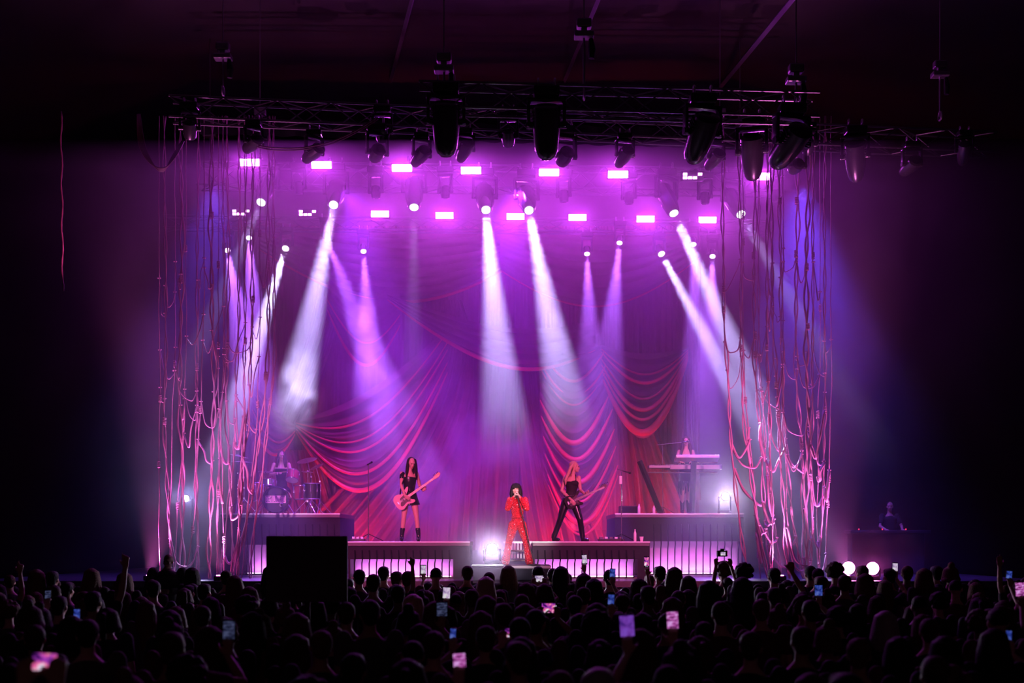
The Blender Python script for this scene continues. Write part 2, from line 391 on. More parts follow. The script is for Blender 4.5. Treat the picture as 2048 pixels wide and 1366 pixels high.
def PH(px, py, H):  # the point seen at (px, py) at height H above the camera
    return P(px, py, H*F/(HOR-py))
truss('front_truss', P(342, 219, 23.2), P(1985, 290, 24.5), 0.40, 'long horizontal aluminium truss across the stage carrying the dark front row of moving heads')
truss('front_truss', P(838, 196, 20.6), P(1632, 217, 21.0), 0.42, 'short aluminium truss highest above the stage front, right of the middle')
truss('middle_truss', P(398, 352, 27.6), P(1565, 366, 27.8), 0.5, 'hazy truss behind the upper row of pink light panels')
truss('back_truss', P(330, 446, 30.4), P(1540, 456, 30.6), 0.3, 'thin rear truss above the red curtain carrying the lower row of pink light panels')

# ------------------------------------------------------------------ strobe panels
mat('led_glow', (0.8, 0.8, 0.8), 0.5, emit=(0.74, 0.065, 1.0), estr=230)
mat('led_glow_dim', (0.8, 0.8, 0.8), 0.5, emit=(0.9, 0.25, 1.0), estr=22)
def strobe(loc, tilt, label, w=0.44, h=0.15, style='full', group=None):
    t = thing('strobe_light', label, 'light panel', loc, group=group); t.rotation_euler = (radians(tilt), 0, 0)
    MB().bbox((0, 0.06, 0), (w+0.06, 0.12, h+0.06), 0.01).build('housing', 'black_metal', t)
    g = MB()
    for j in range(2):
        for i in range(4):
            if style == 'broken' and (i, j) in ((1, 1), (3, 0), (2, 1)): continue
            cw = w/4
            x_, z_, a_, b_ = -w/2+cw*(i+0.5), -h/2+h/2*(j+0.5), cw*(0.97 if style == 'full' else 0.8)/2, h/4*(0.95 if style == 'full' else 0.72)
            g.add([(x_-a_, -0.006, z_-b_), (x_+a_, -0.006, z_-b_), (x_+a_, -0.006, z_+b_), (x_-a_, -0.006, z_+b_)], [(0, 1, 2, 3)])
    g.build('glowing_face', 'led_glow' if style == 'full' else 'led_glow_dim', t)
    b = MB(); b.cyl((0, 0.1, 0), (0, 0.46, 0.02), 0.02); b.build('bracket', 'black_metal', t)
    return t
ordn = ['first', 'second', 'third', 'fourth', 'fifth', 'sixth', 'seventh', 'last']
for n, (x, y) in enumerate(((499, 325), (643, 330), (804, 336), (942, 341), (1098, 345), (1236, 349), (1385, 352), (1519, 353))):
    nm = ['leftmost', 'second from the left', 'third from the left', 'fourth from the left', 'fifth from the left', 'sixth from the left', 'dim striped one, seventh from the left', 'rightmost, half hidden by a moving head'][n]
    strobe(P(x, y, 26.6), 12, 'pink-white light panel of the upper row, '+nm, style='broken' if n == 6 else 'full', group='upper row of light panels')
for n, (x, y) in enumerate(((482, 425), (615, 426), (760, 428), (889, 431), (1031, 433), (1155, 435), (1291, 438), (1415, 440))):
    nm = ['leftmost, patchy', 'second from the left, dim and striped', 'third from the left', 'fourth from the left', 'fifth from the left', 'sixth from the left', 'seventh from the left', 'rightmost'][n]
    strobe(P(x, y, 30.0), 12, 'pink-white light panel of the lower row, '+nm, style='broken' if n < 2 else 'full', group='lower row of light panels')

# ------------------------------------------------------------------ moving heads
mat('lens_on', (0.9, 0.9, 1.0), 0.2, emit=(0.92, 0.9, 1.0), estr=6)
mat('lens_off', (0.10, 0.09, 0.12), 0.08)
mat('lens_violet', (0.9, 0.9, 1.0), 0.2, emit=(0.85, 0.6, 1.0), estr=6)
_proto = {}
def head_meshes(kind):
    if kind in _proto: return _proto[kind]
    if kind == 'spot':     # long tapering profile head, lens at z=-0.42
        s = MB(); s.rings([(0, 0, 0.24), (0, 0, 0.21), (0, 0, 0.02), (0, 0, -0.18), (0, 0, -0.36), (0, 0, -0.41)], [(0.12, 0.09), (0.165, 0.13), (0.175, 0.14), (0.16, 0.135), (0.125, 0.12), (0.10, 0.10)], 16, up=(1, 0, 0))
        for k in range(4): s.box((0.0, 0, 0.03+0.04*k), (0.345, 0.12, 0.012))
        L = 0.42; lr = 0.078; yw = 0.21
    elif kind == 'profile':     # big round-ended barrel
        s = MB(); s.rings([(0, 0, 0.26), (0, 0, 0.23), (0, 0, 0.0), (0, 0, -0.22), (0, 0, -0.33), (0, 0, -0.40), (0, 0, -0.43)], [(0.13, 0.09), (0.175, 0.14), (0.185, 0.155), (0.165, 0.15), (0.15, 0.14), (0.12, 0.115), (0.08, 0.08)], 18, up=(1, 0, 0))
        for k in range(4): s.box((0.0, 0, 0.05+0.04*k), (0.385, 0.14, 0.012))
        L = 0.435; lr = 0.075; yw = 0.235
    elif kind == 'wash':   # short stubby head
        s = MB(); s.rings([(0, 0, 0.14), (0, 0, 0.11), (0, 0, -0.02), (0, 0, -0.14), (0, 0, -0.18)], [(0.08, 0.08), (0.13, 0.12), (0.14, 0.13), (0.125, 0.12), (0.11, 0.11)], 16, up=(1, 0, 0))
        L = 0.19; lr = 0.098; yw = 0.18
    else:                  # 'mini'
        s = MB(); s.rings([(0, 0, 0.1), (0, 0, 0.08), (0, 0, -0.05), (0, 0, -0.13)], [0.06, 0.09, 0.1, 0.09], 14)
        L = 0.14; lr = 0.078; yw = 0.13
    hm = s.mesh('head', 'black_metal', smooth=35)
    l = MB(); l.rings([(0, 0, -L+0.012), (0, 0, -L-0.006), (0, 0, -L-0.014)], [lr, lr, lr*0.6], 20)
    y = MB()
    for sx in (-1, 1):
        y.bbox((sx*yw, 0, 0.14), (0.045, 0.12, 0.36), 0.015)
        y.cyl((sx*(yw-0.06), 0, 0), (sx*(yw+0.03), 0, 0), 0.05, seg=12)
    y.bbox((0, 0, 0.32), (2*yw+0.05, 0.13, 0.06), 0.015)
    b = MB(); b.bbox((0, 0, 0.42), (0.34, 0.26, 0.13), 0.02)
    c = MB()
    c.torus((0, 0, 0.565), 0.045, 0.014, (1, 0, 0), 14); c.box((0, 0, 0.5), (0.04, 0.04, 0.06))
    _proto[kind] = (hm, l, y.mesh('yoke', 'black_metal', smooth=35), b.mesh('base', 'black_metal'), c.mesh('clamp', 'alu', smooth=40), L, {})
    return _proto[kind]
def moving_head(label, lens, aim, kind='spot', lensm='lens_off', scale=1.0, cat='stage light', name='moving_head_light', beam=None, group=None):
    hm, l, y, b, c, L, cache = head_meshes(kind); lr_ = {'spot': 0.078, 'wash': 0.098, 'mini': 0.078, 'profile': 0.12}[kind]
    lens = V(lens); d = (V(aim)-lens).normalized()
    piv = lens-d*L*scale
    t = thing(name, label, cat, piv, group=group); t.scale = (scale,)*3
    ax = V((0, 0, 1)).cross(d)
    ax = V((1, 0, 0)) if ax.length < 0.05 else ax.normalized()
    if ax.x < 0: ax = -ax
    rz = math.atan2(ax.y, ax.x)
    yo = link('yoke', y, t); yo.rotation_euler = (0, 0, rz)
    link('base', b, t); link('clamp', c, t, (-0.11, 0, 0)); link('clamp', c, t, (0.11, 0, 0))
    h = link('head', hm, t)
    yy = -d.cross(ax).normalized(); R = Matrix((ax, -yy, -d)).transposed()
    if R.determinant() < 0: R = Matrix((ax, yy, -d)).transposed()
    h.rotation_euler = R.to_euler()
    if lensm not in cache: cache[lensm] = l.mesh('lens', lensm, smooth=40)
    link('lens', cache[lensm], h)
    if beam:
        e, colr, ang, blend = beam
        lp = lens+d*0.03
        lp = lens+d*(0.02+lr_*scale)
        lamp('beam_lamp', 'SPOT', lp, lp+d, e, colr, spot_size=radians(ang), spot_blend=blend, shadow_soft_size=lr_*scale*0.95)
    return t
WH = (0.58, 0.50, 1.0); VI = (0.42, 0.12, 1.0)
# white beams from the middle truss and two from the rear truss
for lab, x, y, D, ax_, ay, aD, e, ang in (
    ('hazy moving head leftmost on the middle truss with a faint beam to the left', 522, 405, 27, 455, 560, 25.5, 5000, 6),
    ('second moving head on the middle truss, white beam into the smoke', 667, 410, 27, 578, 860, 22.3, 30000, 7),
    ('moving head third from left on the middle truss, only a faint beam straight down', 828, 415, 27, 826, 700, 25, 3500, 6),
    ('moving head on the middle truss, white beam straight down left of the middle', 972, 420, 27, 1012, 890, 22.3, 38000, 8),
    ('moving head on the middle truss, white beam down to the right of the singer', 1058, 421, 27, 1142, 860, 22.3, 34000, 7.5),
    ('moving head right on the middle truss, long white beam slanting to the right ropes', 1348, 427, 27, 1600, 990, 23.6, 70000, 7),
    ('moving head rightmost on the middle truss with a faint beam to the right', 1482, 429, 27, 1565, 570, 25.5, 5000, 6),
    ('rear lamp, white beam slanting down to the left ropes', 571, 497, 30, 396, 1060, 24.6, 70000, 6.5),
    ('rear lamp, white beam slanting down to the right ropes', 1323, 508, 30, 1515, 870, 26.5, 60000, 6.5),
):
    moving_head(lab, P(x, y, D), P(ax_, ay, aD), 'spot' if D == 27 else 'wash', 'lens_on', 1.25 if D == 27 else 0.85, beam=(e, WH, ang, 0.15))
# violet beams from the rear truss
for lab, x, y, ax_, ay, aD in (
    ('rear lamp leftmost under the back truss with a violet beam', 455, 501, 480, 640, 30.2),
    ('rear lamp second from left under the back truss, violet beam straight down', 498, 476, 508, 640, 30.2),
    ('rear lamp crossing the white beam left, violet beam down to the right', 655, 479, 700, 600, 30.8),
    ('rear lamp over the left swag, violet beam straight down', 727, 503, 735, 640, 30.5),
    ('rear lamp right of the middle, wide violet beam straight down', 1174, 508, 1180, 680, 30.5),
    ('rear lamp right of the middle, tilted violet beam down to the left', 1239, 486, 1222, 660, 30.4),
    ('rear lamp beside the right white beam, small violet beam', 1387, 489, 1392, 650, 30.4),
    ('rear lamp rightmost under the back truss, violet beam straight down', 1425, 513, 1422, 650, 30.4),
):
    moving_head(lab, P(x, y, 30), P(ax_, ay, aD-1.6), 'mini', 'lens_violet', 0.9, beam=(15000, VI, 14, 0.4))

# dark moving heads in the front row, backs to the audience
G = 'front row of dark moving heads'
for lab, x, y, ax_, ay, kind, sc in (
    ('dark stubby head hanging straight down, leftmost on the front truss above the cable loop', 380, 276, 384, 420, 'wash', 1.0),
    ('dark head tilted down-left over the leftmost pink panel', 492, 300, 440, 350, 'spot', 0.85),
    ('dark head with pink-lit edge tilted down-left over the second pink panel', 610, 320, 545, 376, 'spot', 0.85),
    ('dark octagonal head facing straight down left of the third pink panel', 765, 282, 767, 420, 'wash', 1.0),
    ('dark head tilted down-left just left of the third pink panel', 748, 316, 716, 372, 'wash', 1.1),
    ('dark head tilted down-left touching the third pink panel', 828, 328, 780, 386, 'spot', 0.85),
    ('dark head tilted down-left right of the big one over the fourth pink panel', 920, 320, 884, 392, 'spot', 0.8),
    ('octagonal dark head facing straight down between the two big central heads', 1017, 291, 1020, 420, 'wash', 1.0),
    ('dark head tilted down-left over the fifth pink panel', 1122, 325, 1080, 392, 'wash', 1.15),
    ('dark head tilted down-left above the sixth pink panel', 1236, 330, 1196, 388, 'spot', 0.85),
    ('dark head tilted down-left between the striped panel and the long hanging head', 1415, 334, 1370, 386, 'spot', 0.85),
    ('long dark head with a bright pink edge hanging straight down over the last panel', 1506, 357, 1512, 500, 'spot', 1.35),
    ('small dark head tilted down-left behind the rightmost big head', 1585, 340, 1545, 380, 'wash', 1.0),
    ('stubby dark head facing down right of the rightmost big head', 1616, 306, 1618, 420, 'wash', 0.9),
    ('long pink-edged head hanging straight down right of the rope curtain', 1712, 360, 1716, 500, 'spot', 1.2),
    ('dark head bent down-left, second from the far right end of the truss', 1806, 345, 1762, 385, 'spot', 0.9),
    ('dark pink-edged head at the far right end of the front truss', 1925, 328, 1912, 420, 'spot', 0.8),
):
    D = 23.25+1.1*(x-380)/1600
    moving_head(lab, P(x, y, D), P(ax_, ay, D+1.0), kind, 'lens_off', sc, group=G)
for lab, x, y, ax_, ay in (
    ('big dark moving head hanging left of the fourth pink panel', 892, 312, 892, 500),
    ('big dark moving head hanging above the fifth pink panel', 1093, 318, 1093, 500),
    ('big dark moving head tilted left beneath the upper truss, right part', 1384, 322, 1348, 420),
    ('big dark moving head tilted left at the right end of the upper truss', 1550, 330, 1498, 400)):
    moving_head(lab, P(x, y, 20.8), P(ax_, ay, 21.6), 'profile', 'lens_off', 1.3, group='big moving heads on the upper truss')
# small dark lamps between the middle-truss heads
for n, (x, y) in enumerate(((598, 388), (752, 396), (891, 396), (1128, 404), (1258, 408), (1410, 408), (1552, 404))):
    moving_head('small unlit lamp under the middle truss, %s from the left' % ('first', 'second', 'third', 'fourth', 'fifth', 'sixth', 'seventh')[n], P(x, y, 27.1), P(x+3, y+100, 27.2), 'mini', 'lens_off', 1.1, group='small unlit lamps under the middle truss')

# chain hoists that hold the trusses
mat('chain_mat', (0.35, 0.33, 0.36), 0.35, metal=0.8)
def hoist(label, px, py, D, ztruss):
    p = P(px, py, D); t = thing('chain_hoist', label, 'chain hoist', p)
    s = MB(); s.bbox((0, 0, 0), (0.26, 0.18, 0.16), 0.03); s.bbox((0, 0, -0.2), (0.34, 0.22, 0.1), 0.02); s.box((0, 0, -0.1), (0.1, 0.1, 0.1)); s.build('motor', 'chain_mat', t)
    c = MB(); c.cyl((0, 0, 0.05), (0, 0, ZC-p.z), 0.012, seg=6); c.build('chain', 'chain_mat', t)
    c = MB(); c.cyl((0, 0, -0.22), (0, 0, ztruss-p.z+0.1), 0.02, seg=6); c.torus((0, 0, ztruss-p.z+0.12), 0.09, 0.018, (1, 0, 0)); c.build('lower_hook', 'chain_mat', t)
    b = MB(); b.rings([(0.12, 0, -0.26), (0.14, 0, -0.45), (0.13, 0, -0.6)], [0.04, 0.07, 0.05], 8); b.build('chain_bag', 'black_cloth', t)
    return t
hoist('chain hoist with pink-lit motor hanging high above the middle of the upper truss', 1168, 48, 20.8, 9.9)
hoist('chain hoist over the left end of the upper truss', 888, 116, 20.6, 9.9)
hoist('chain hoist over the right end of the upper truss', 1592, 138, 21.0, 9.9)
hoist('chain hoist over the left part of the long front truss', 446, 94, 23.3, 10.9)
hoist('unlit chain hoist over the far right part of the long front truss', 1880, 130, 24.4, 10.8)
for x, D in ((520, 27.0), (1440, 27.4)): hoist('hazy chain hoist over the %s part of the middle truss' % ('left' if x < 1000 else 'right'), x, 225, D, 11.0)
for x, D in ((420, 30.4), (1480, 30.6)): hoist('hazy chain hoist over the %s part of the rear truss' % ('left' if x < 1000 else 'right'), x, 255, D, 10.5)

# cables that hang from the front truss
mat('cable_mat', (0.10, 0.05, 0.07), 0.4)
def cable(label, groups, r, name='cable', m='cable_mat'):
    t = thing(name, label, 'cable', groups[0][0])
    for g in groups:
        s = MB(t.location); s.tube(smoothpath(g, 8), r, 6); o = s.build('strand', m, t, smooth=True); 
    return t
loops = []
for k in range(5):
    j = k*3.0
    loops.append([P(274+j*0.5, 228, 23.2+0.03*k), P(278+j, 290, 23.2), P(300+j*0.8, 326+j*0.6, 23.2), P(328, 336+j*0.5, 23.2+0.02*k), P(352-j*0.6, 312, 23.2), P(368-j*0.4, 282, 23.25)])
cable('bundle of pink-lit cables looping below the left end of the front truss', loops, 0.012, 'cable_bundle')
cable('pair of cables sagging across the left lamps to the front truss', [[P(500, 287, 23.0), P(540, 295, 22.9), P(600, 296, 22.9), P(660, 284, 22.9), P(710, 262, 22.95), P(752, 236, 23.1)], [P(502, 290, 23.05), P(545, 300, 22.95), P(604, 299, 22.95), P(664, 287, 22.95), P(712, 265, 23), P(756, 238, 23.15)]], 0.013, 'cable_pair')
# ------------------------------------------------------------------ platforms on the stage
mat('strip_glow', (0.9, 0.9, 0.9), 0.5, emit=(1.0, 0.72, 0.93), estr=3)
def platform(label, px0, px1, ztop, D, depth, lit=None, name='stage_platform', nb=15, hd=0.27, lampw=34):
    """a riser with a dark top and header; below, a row of black bars in front of a pale fascia lit from its foot"""
    x0, x1 = P(px0, 0, D).x, P(px1, 0, D).x
    t = thing(name, label, 'platform', ((x0+x1)/2, D, SD)); o = V(t.location)
    h = ztop-SD
    MB(o).bbox(((x0+x1)/2, D+depth/2, ztop-0.05), (x1-x0, depth, 0.1), 0.012).build('deck_panel', 'stage_deck', t)
    MB(o).box(((x0+x1)/2, D+0.02, ztop-0.012), (x1-x0, 0.05, 0.02)).build('edge_trim', 'alu', t)
    MB(o).box(((x0+x1)/2, D+0.05, ztop-0.1-hd/2), (x1-x0, 0.04, hd)).build('header', 'black_cloth', t)
    for sx in (x0+0.03, x1-0.03): MB(o).box((sx, D+depth/2, (SD+ztop-0.1)/2), (0.04, depth-0.1, ztop-0.1-SD)).build('side_panel', 'black_cloth', t)
    if lit:
        l0, l1 = P(lit[0], 0, D).x, P(lit[1], 0, D).x
        if l0 > x0+0.2: MB(o).box(((x0+l0)/2, D+0.06, (SD+ztop-0.1-hd)/2), (l0-x0, 0.03, ztop-0.1-hd-SD)).build('skirt', 'black_cloth', t)
        if l1 < x1-0.2: MB(o).box(((x1+l1)/2, D+0.06, (SD+ztop-0.1-hd)/2), (x1-l1, 0.03, ztop-0.1-hd-SD)).build('skirt', 'black_cloth', t)
        MB(o).box(((l0+l1)/2, D+0.62, (SD+ztop-0.12)/2), (l1-l0, 0.03, ztop-0.12-SD)).build('fascia', 'fascia_panel', t)
        MB(o).box(((l0+l1)/2, D+0.1, SD+0.02), (l1-l0, 0.05, 0.035)).build('bottom_rail', 'black_paint', t)
        for k in range(nb):
            x = l0+(l1-l0)*(k+0.5)/nb
            MB(o).rings([(x, D+0.0, SD+0.02), (x, D+0.0, SD+h*0.42), (x+0.012, D-0.01, SD+h*0.5), (x, D+0.0, ztop-0.1-min(hd, 0.5)*0.3)], [0.014]*4, 5).build('bar', 'black_gloss', t)
        st = MB(o).box(((l0+l1)/2, D+0.22, SD+0.03), (l1-l0-0.1, 0.07, 0.05)).build('light_strip', 'strip_glow', t)
        q = lamp('strip_lamp', 'AREA', ((l0+l1)/2, D+0.47, SD+0.04), ((l0+l1)/2, D+0.52, SD+0.5), lampw, (0.95, 0.22, 0.95), shape='RECTANGLE', size=l1-l0-0.2, size_y=0.06)
    return t
platform('low black platform under the bassist with a row of black bars over glowing pink-white light', 695, 940, 2.27, 25.0, 1.9, (702, 906), nb=14)
platform('low black platform under the guitarist with black bars over glowing pink light', 1065, 1300, 2.27, 25.0, 1.9, (1068, 1275), nb=14)
platform('tall black drum riser behind the hanging ropes, lit from its foot', 440, 680, 2.91, 27.5, 2.6, (487, 676), name='drum_riser', nb=13, hd=0.62)
platform('tall black riser under the keyboards with bars before glowing pink light', 1230, 1488, 2.91, 27.5, 2.6, (1300, 1484), name='keyboard_riser', nb=13, hd=0.54, lampw=40)
# dark bars at the corner of the bassist platform
# singer's thrust
o_ = thing('singer_platform', 'small black platform the singer in red stands on', 'platform', P(1040, 1130, 24.1).to_2d().to_3d()); b0 = V(o_.location)
MB(b0).bbox((P(1040, 0, 24).x+0.05, 24.22, 1.76), (1.12, 0.95, 0.08), 0.01).build('deck_panel', 'stage_deck', o_)
MB(b0).box((P(1040, 0, 24).x+0.05, 23.75, 1.765), (1.12, 0.02, 0.05)).build('edge_trim', 'alu', o_)
MB(b0).box((P(1040, 0, 24).x+0.05, 24.2, 1.605), (1.06, 0.78, 0.23)).build('body', 'black_cloth', o_)
mat('milky', (0.92, 0.9, 0.94), 0.25)
o_ = thing('light_box', 'white glossy box at stage front left of the singer, lit by the floor lamp', 'box', (P(978, 0, 23.6).x, 23.6, 0)); b0 = V(o_.location)
MB(b0).bbox((P(976, 0, 23.5).x, 23.3, 1.80), (0.62, 0.7, 0.04), 0.01).build('top', 'milky', o_)
MB(b0).bbox((P(976, 0, 23.5).x, 23.3, 1.62), (0.56, 0.64, 0.3), 0.01).build('body', 'milky', o_)
MB(b0).box((P(976, 0, 23.5).x, 23.3, 0.73), (0.5, 0.5, 1.46)).build('base', 'black_cloth', o_)
# white stairs behind the singer
o_ = thing('stage_stairs', 'small white-barred stairs glimpsed between the singer\'s legs', 'stairs', (P(1036, 0, 25.4).x, 25.4, SD)); b0 = V(o_.location)
for k in range(3):
    MB(b0).bbox((P(1036, 0, 25.4).x, 25.1+0.28*k, SD+0.2*(k+1)-0.02), (0.62, 0.3, 0.04), 0.006).build('step', 'black_paint', o_)
for k in range(9):
    MB(b0).cyl((P(1036, 0, 25.4).x-0.26+0.065*k, 25.7, SD+0.42), (P(1036, 0, 25.4).x-0.26+0.065*k, 25.7, SD+0.74), 0.011).build('bar', 'milky', o_)
MB(b0).box((P(1036, 0, 25.4).x, 25.7, SD+0.76), (0.62, 0.04, 0.04)).build('rail', 'milky', o_)

# ------------------------------------------------------------------ floor lamps
mat('floor_lens', (1, 1, 1), 0.3, emit=(1.0, 0.97, 0.92), estr=60)
mat('pink_lens', (1, 1, 1), 0.3, emit=(1.0, 0.12, 0.5), estr=60)
def floor_lamp(label, px, py, D, zbase, r=0.10, m='floor_lens', aim=(0, -1, 0.1), e=0, c=(0.82, 0.72, 1), ang=60, name='floor_spotlight'):
    p = P(px, py, D); t = thing(name, label, 'stage light', (p.x, p.y, zbase)); b0 = V(t.location); d = V(aim).normalized()
    MB(b0).bbox((p.x, p.y+0.1, zbase+0.04), (0.3, 0.26, 0.08), 0.015).build('base', 'black_metal', t)
    y = MB(b0)
    for s_ in (-1, 1): y.cyl((p.x+s_*(r+0.05), p.y+0.1, zbase+0.06), (p.x+s_*(r+0.05), p.y+0.1, p.z), 0.02)
    y.build('yoke', 'black_metal', t)
    MB(b0).rings([p+V((0, 0.24, 0)), p+V((0, 0.05, 0)), p+V((0, 0, 0))], [r*0.7, r+0.02, r+0.02], 16).build('housing', 'black_metal', t)
    MB(b0).rings([p+V((0, -0.004, 0)), p+V((0, -0.012, 0))], [r, r*0.9], 20).build('lens', m, t)
    if e: lamp('floor_beam', 'SPOT', p+V((0, -0.05, 0)), p+d*3, e, c, spot_size=radians(ang), spot_blend=0.8, shadow_soft_size=0.08)
    return t
floor_lamp('blazing white lamp on the white box beside the singer', 984, 1098, 23.3, 1.83, 0.10, e=800, aim=(-0.05, -1, -0.05), ang=150)
floor_lamp('blazing white lamp standing on the keyboard riser at the right', 1451, 993, 28.2, 2.91, 0.085, e=220, aim=(-0.1, -1, 0.05), ang=90)
floor_lamp('white-blue lamp shining through the left ropes behind the stage edge', 372, 997, 27.5, SD, 0.07, e=170, aim=(0.35, -1, 0.1), c=(0.45, 0.45, 1), ang=70)
floor_lamp('pink lamp between the heads at the far right, nearer the ropes', 1697, 1136, 24.3, SD, 0.13, 'pink_lens', e=36, c=(1, 0.12, 0.5), aim=(-0.35, -1, 0.25), ang=110)
floor_lamp('pink lamp between the heads at the far right, farther from the ropes', 1745, 1137, 24.3, SD, 0.13, 'pink_lens', e=36, c=(1, 0.12, 0.5), aim=(-0.35, -1, 0.2), ang=110)

# low uplights that rake the ropes
def uplight(label, px, D, aim, e, c, ang=55):
    p = P(px, 0, D); x = p.x
    t = thing('uplight', label, 'stage light', (x, D, SD)); b0 = V(t.location)
    MB(b0).bbox((x, D, SD+0.05), (0.22, 0.2, 0.1), 0.02).build('housing', 'black_metal', t)
    MB(b0).cyl((x, D, SD+0.1), (x, D, SD+0.112), 0.07, seg=16).build('lens', 'pink_lens', t)
    lamp('uplight_beam', 'SPOT', (x, D, SD+0.16), aim, e, c, spot_size=radians(ang), spot_blend=0.7, shadow_soft_size=0.08)
uplight('pink uplight on the stage edge left of the left ropes', 300, 23.95, P(400, 700, 24.2), 1700, (1.0, 0.18, 0.72))
uplight('pink uplight on the stage edge in front of the left ropes', 440, 23.85, P(430, 750, 24.3), 1100, (1.0, 0.25, 0.72))
uplight('pink uplight on the stage edge in front of the right ropes', 1560, 23.85, P(1560, 750, 24.3), 1100, (1.0, 0.25, 0.72))
uplight('pink uplight on the stage edge right of the right ropes', 1690, 23.95, P(1600, 700, 24.2), 1700, (1.0, 0.18, 0.72))
# red footlights added behind the platforms to brighten the lower curtain
for n, (px, e) in enumerate(((560, 500), (700, 800), (860, 800), (1110, 800), (1230, 900), (1360, 900))):
    e *= 0.6; p = P(px, 0, 30.6); t = thing('footlight', 'added red footlight at the curtain foot, %s from the left' % ('first', 'second', 'third', 'fourth', 'fifth', 'last')[n], 'stage light', (p.x, 30.6, SD)); MB().bbox((0, 0, 0.06), (0.3, 0.2, 0.12), 0.02).build('housing', 'black_metal', t); MB().box((0, 0.0, 0.122), (0.22, 0.1, 0.004)).build('lens', 'pink_lens', t)
    lamp('curtain_fill', 'SPOT', (p.x, 30.6, SD+0.2), (p.x, 32.3, SD+2.8), e, (1.0, 0.04, 0.12), spot_size=radians(100), spot_blend=0.9, shadow_soft_size=0.1)
# added violet and blue fill lamps that tint the haze, without fixtures
for x, y, D, ax_, ay, aD, e, c, ang in (
    (700, 380, 27.2, 760, 1000, 29.5, 11000, (0.36, 0.03, 1.0), 70), (1030, 380, 27.2, 1010, 1000, 29.5, 12000, (0.38, 0.03, 1.0), 70),
    (1330, 385, 27.2, 1270, 1000, 29.5, 11000, (0.33, 0.03, 1.0), 70),
    (430, 370, 25.4, 380, 1100, 26.5, 3000, (0.14, 0.06, 1.0), 60), (1600, 375, 25.4, 1640, 1100, 26.5, 8000, (0.14, 0.06, 1.0), 60)):
    lamp('haze_fill', 'SPOT', P(x, y, D), P(ax_, ay, aD), e, c, spot_size=radians(ang), spot_blend=0.9, shadow_soft_size=0.3)
# ------------------------------------------------------------------ hanging ropes
mat('rope_dark', (0.50, 0.22, 0.30), 0.45, bump=(90, 0.5))
def rope_path(rnd, xs, zs, D):
    pts = [V((x, D+rnd.uniform(-0.05, 0.05), z)) for x, z in zip(xs, zs)]
    return pts
LROPES = [(318, 322, .6), (330, 340, 1), (362, 362, 1.7), (372, 350, .6), (395, 392, 1.1), (408, 372, .7), (424, 425, 1.6), (447, 432, .8), (455, 462, 1.1), (478, 442, 1.0), (490, 475, .8), (505, 462, 1.2), (538, 470, 1.3), (548, 500, 1.0), (350, 335, .5), (437, 448, .6), (520, 485, .5)]
RROPES = [(1447, 1500, 1.0), (1480, 1530, 1.1), (1486, 1522, .7), (1508, 1545, 1.3), (1517, 1560, .8), (1535, 1545, .9), (1545, 1585, 1.2), (1560, 1602, 1.2), (1566, 1575, .6), (1593, 1612, 1.5), (1614, 1614, 1.8), (1626, 1618, .8), (1650, 1640, .9), (1662, 1655, .7), (1640, 1632, .5)]
def xat(R, py, i):
    """where rope i runs at row py: straight above row 700, tied into bundles and tangles below"""
    x0, x1, w = R[i]
    t = max(0.0, (py-640)/520.0)
    return x0+(x1-x0)*min(1, t)**1.5+4*w**0.3*sin(py/91.0+i*1.9)*min(1, (py-200)/900)**2+1.3*sin(py/37.0+i)*min(1, (py-200)/700)
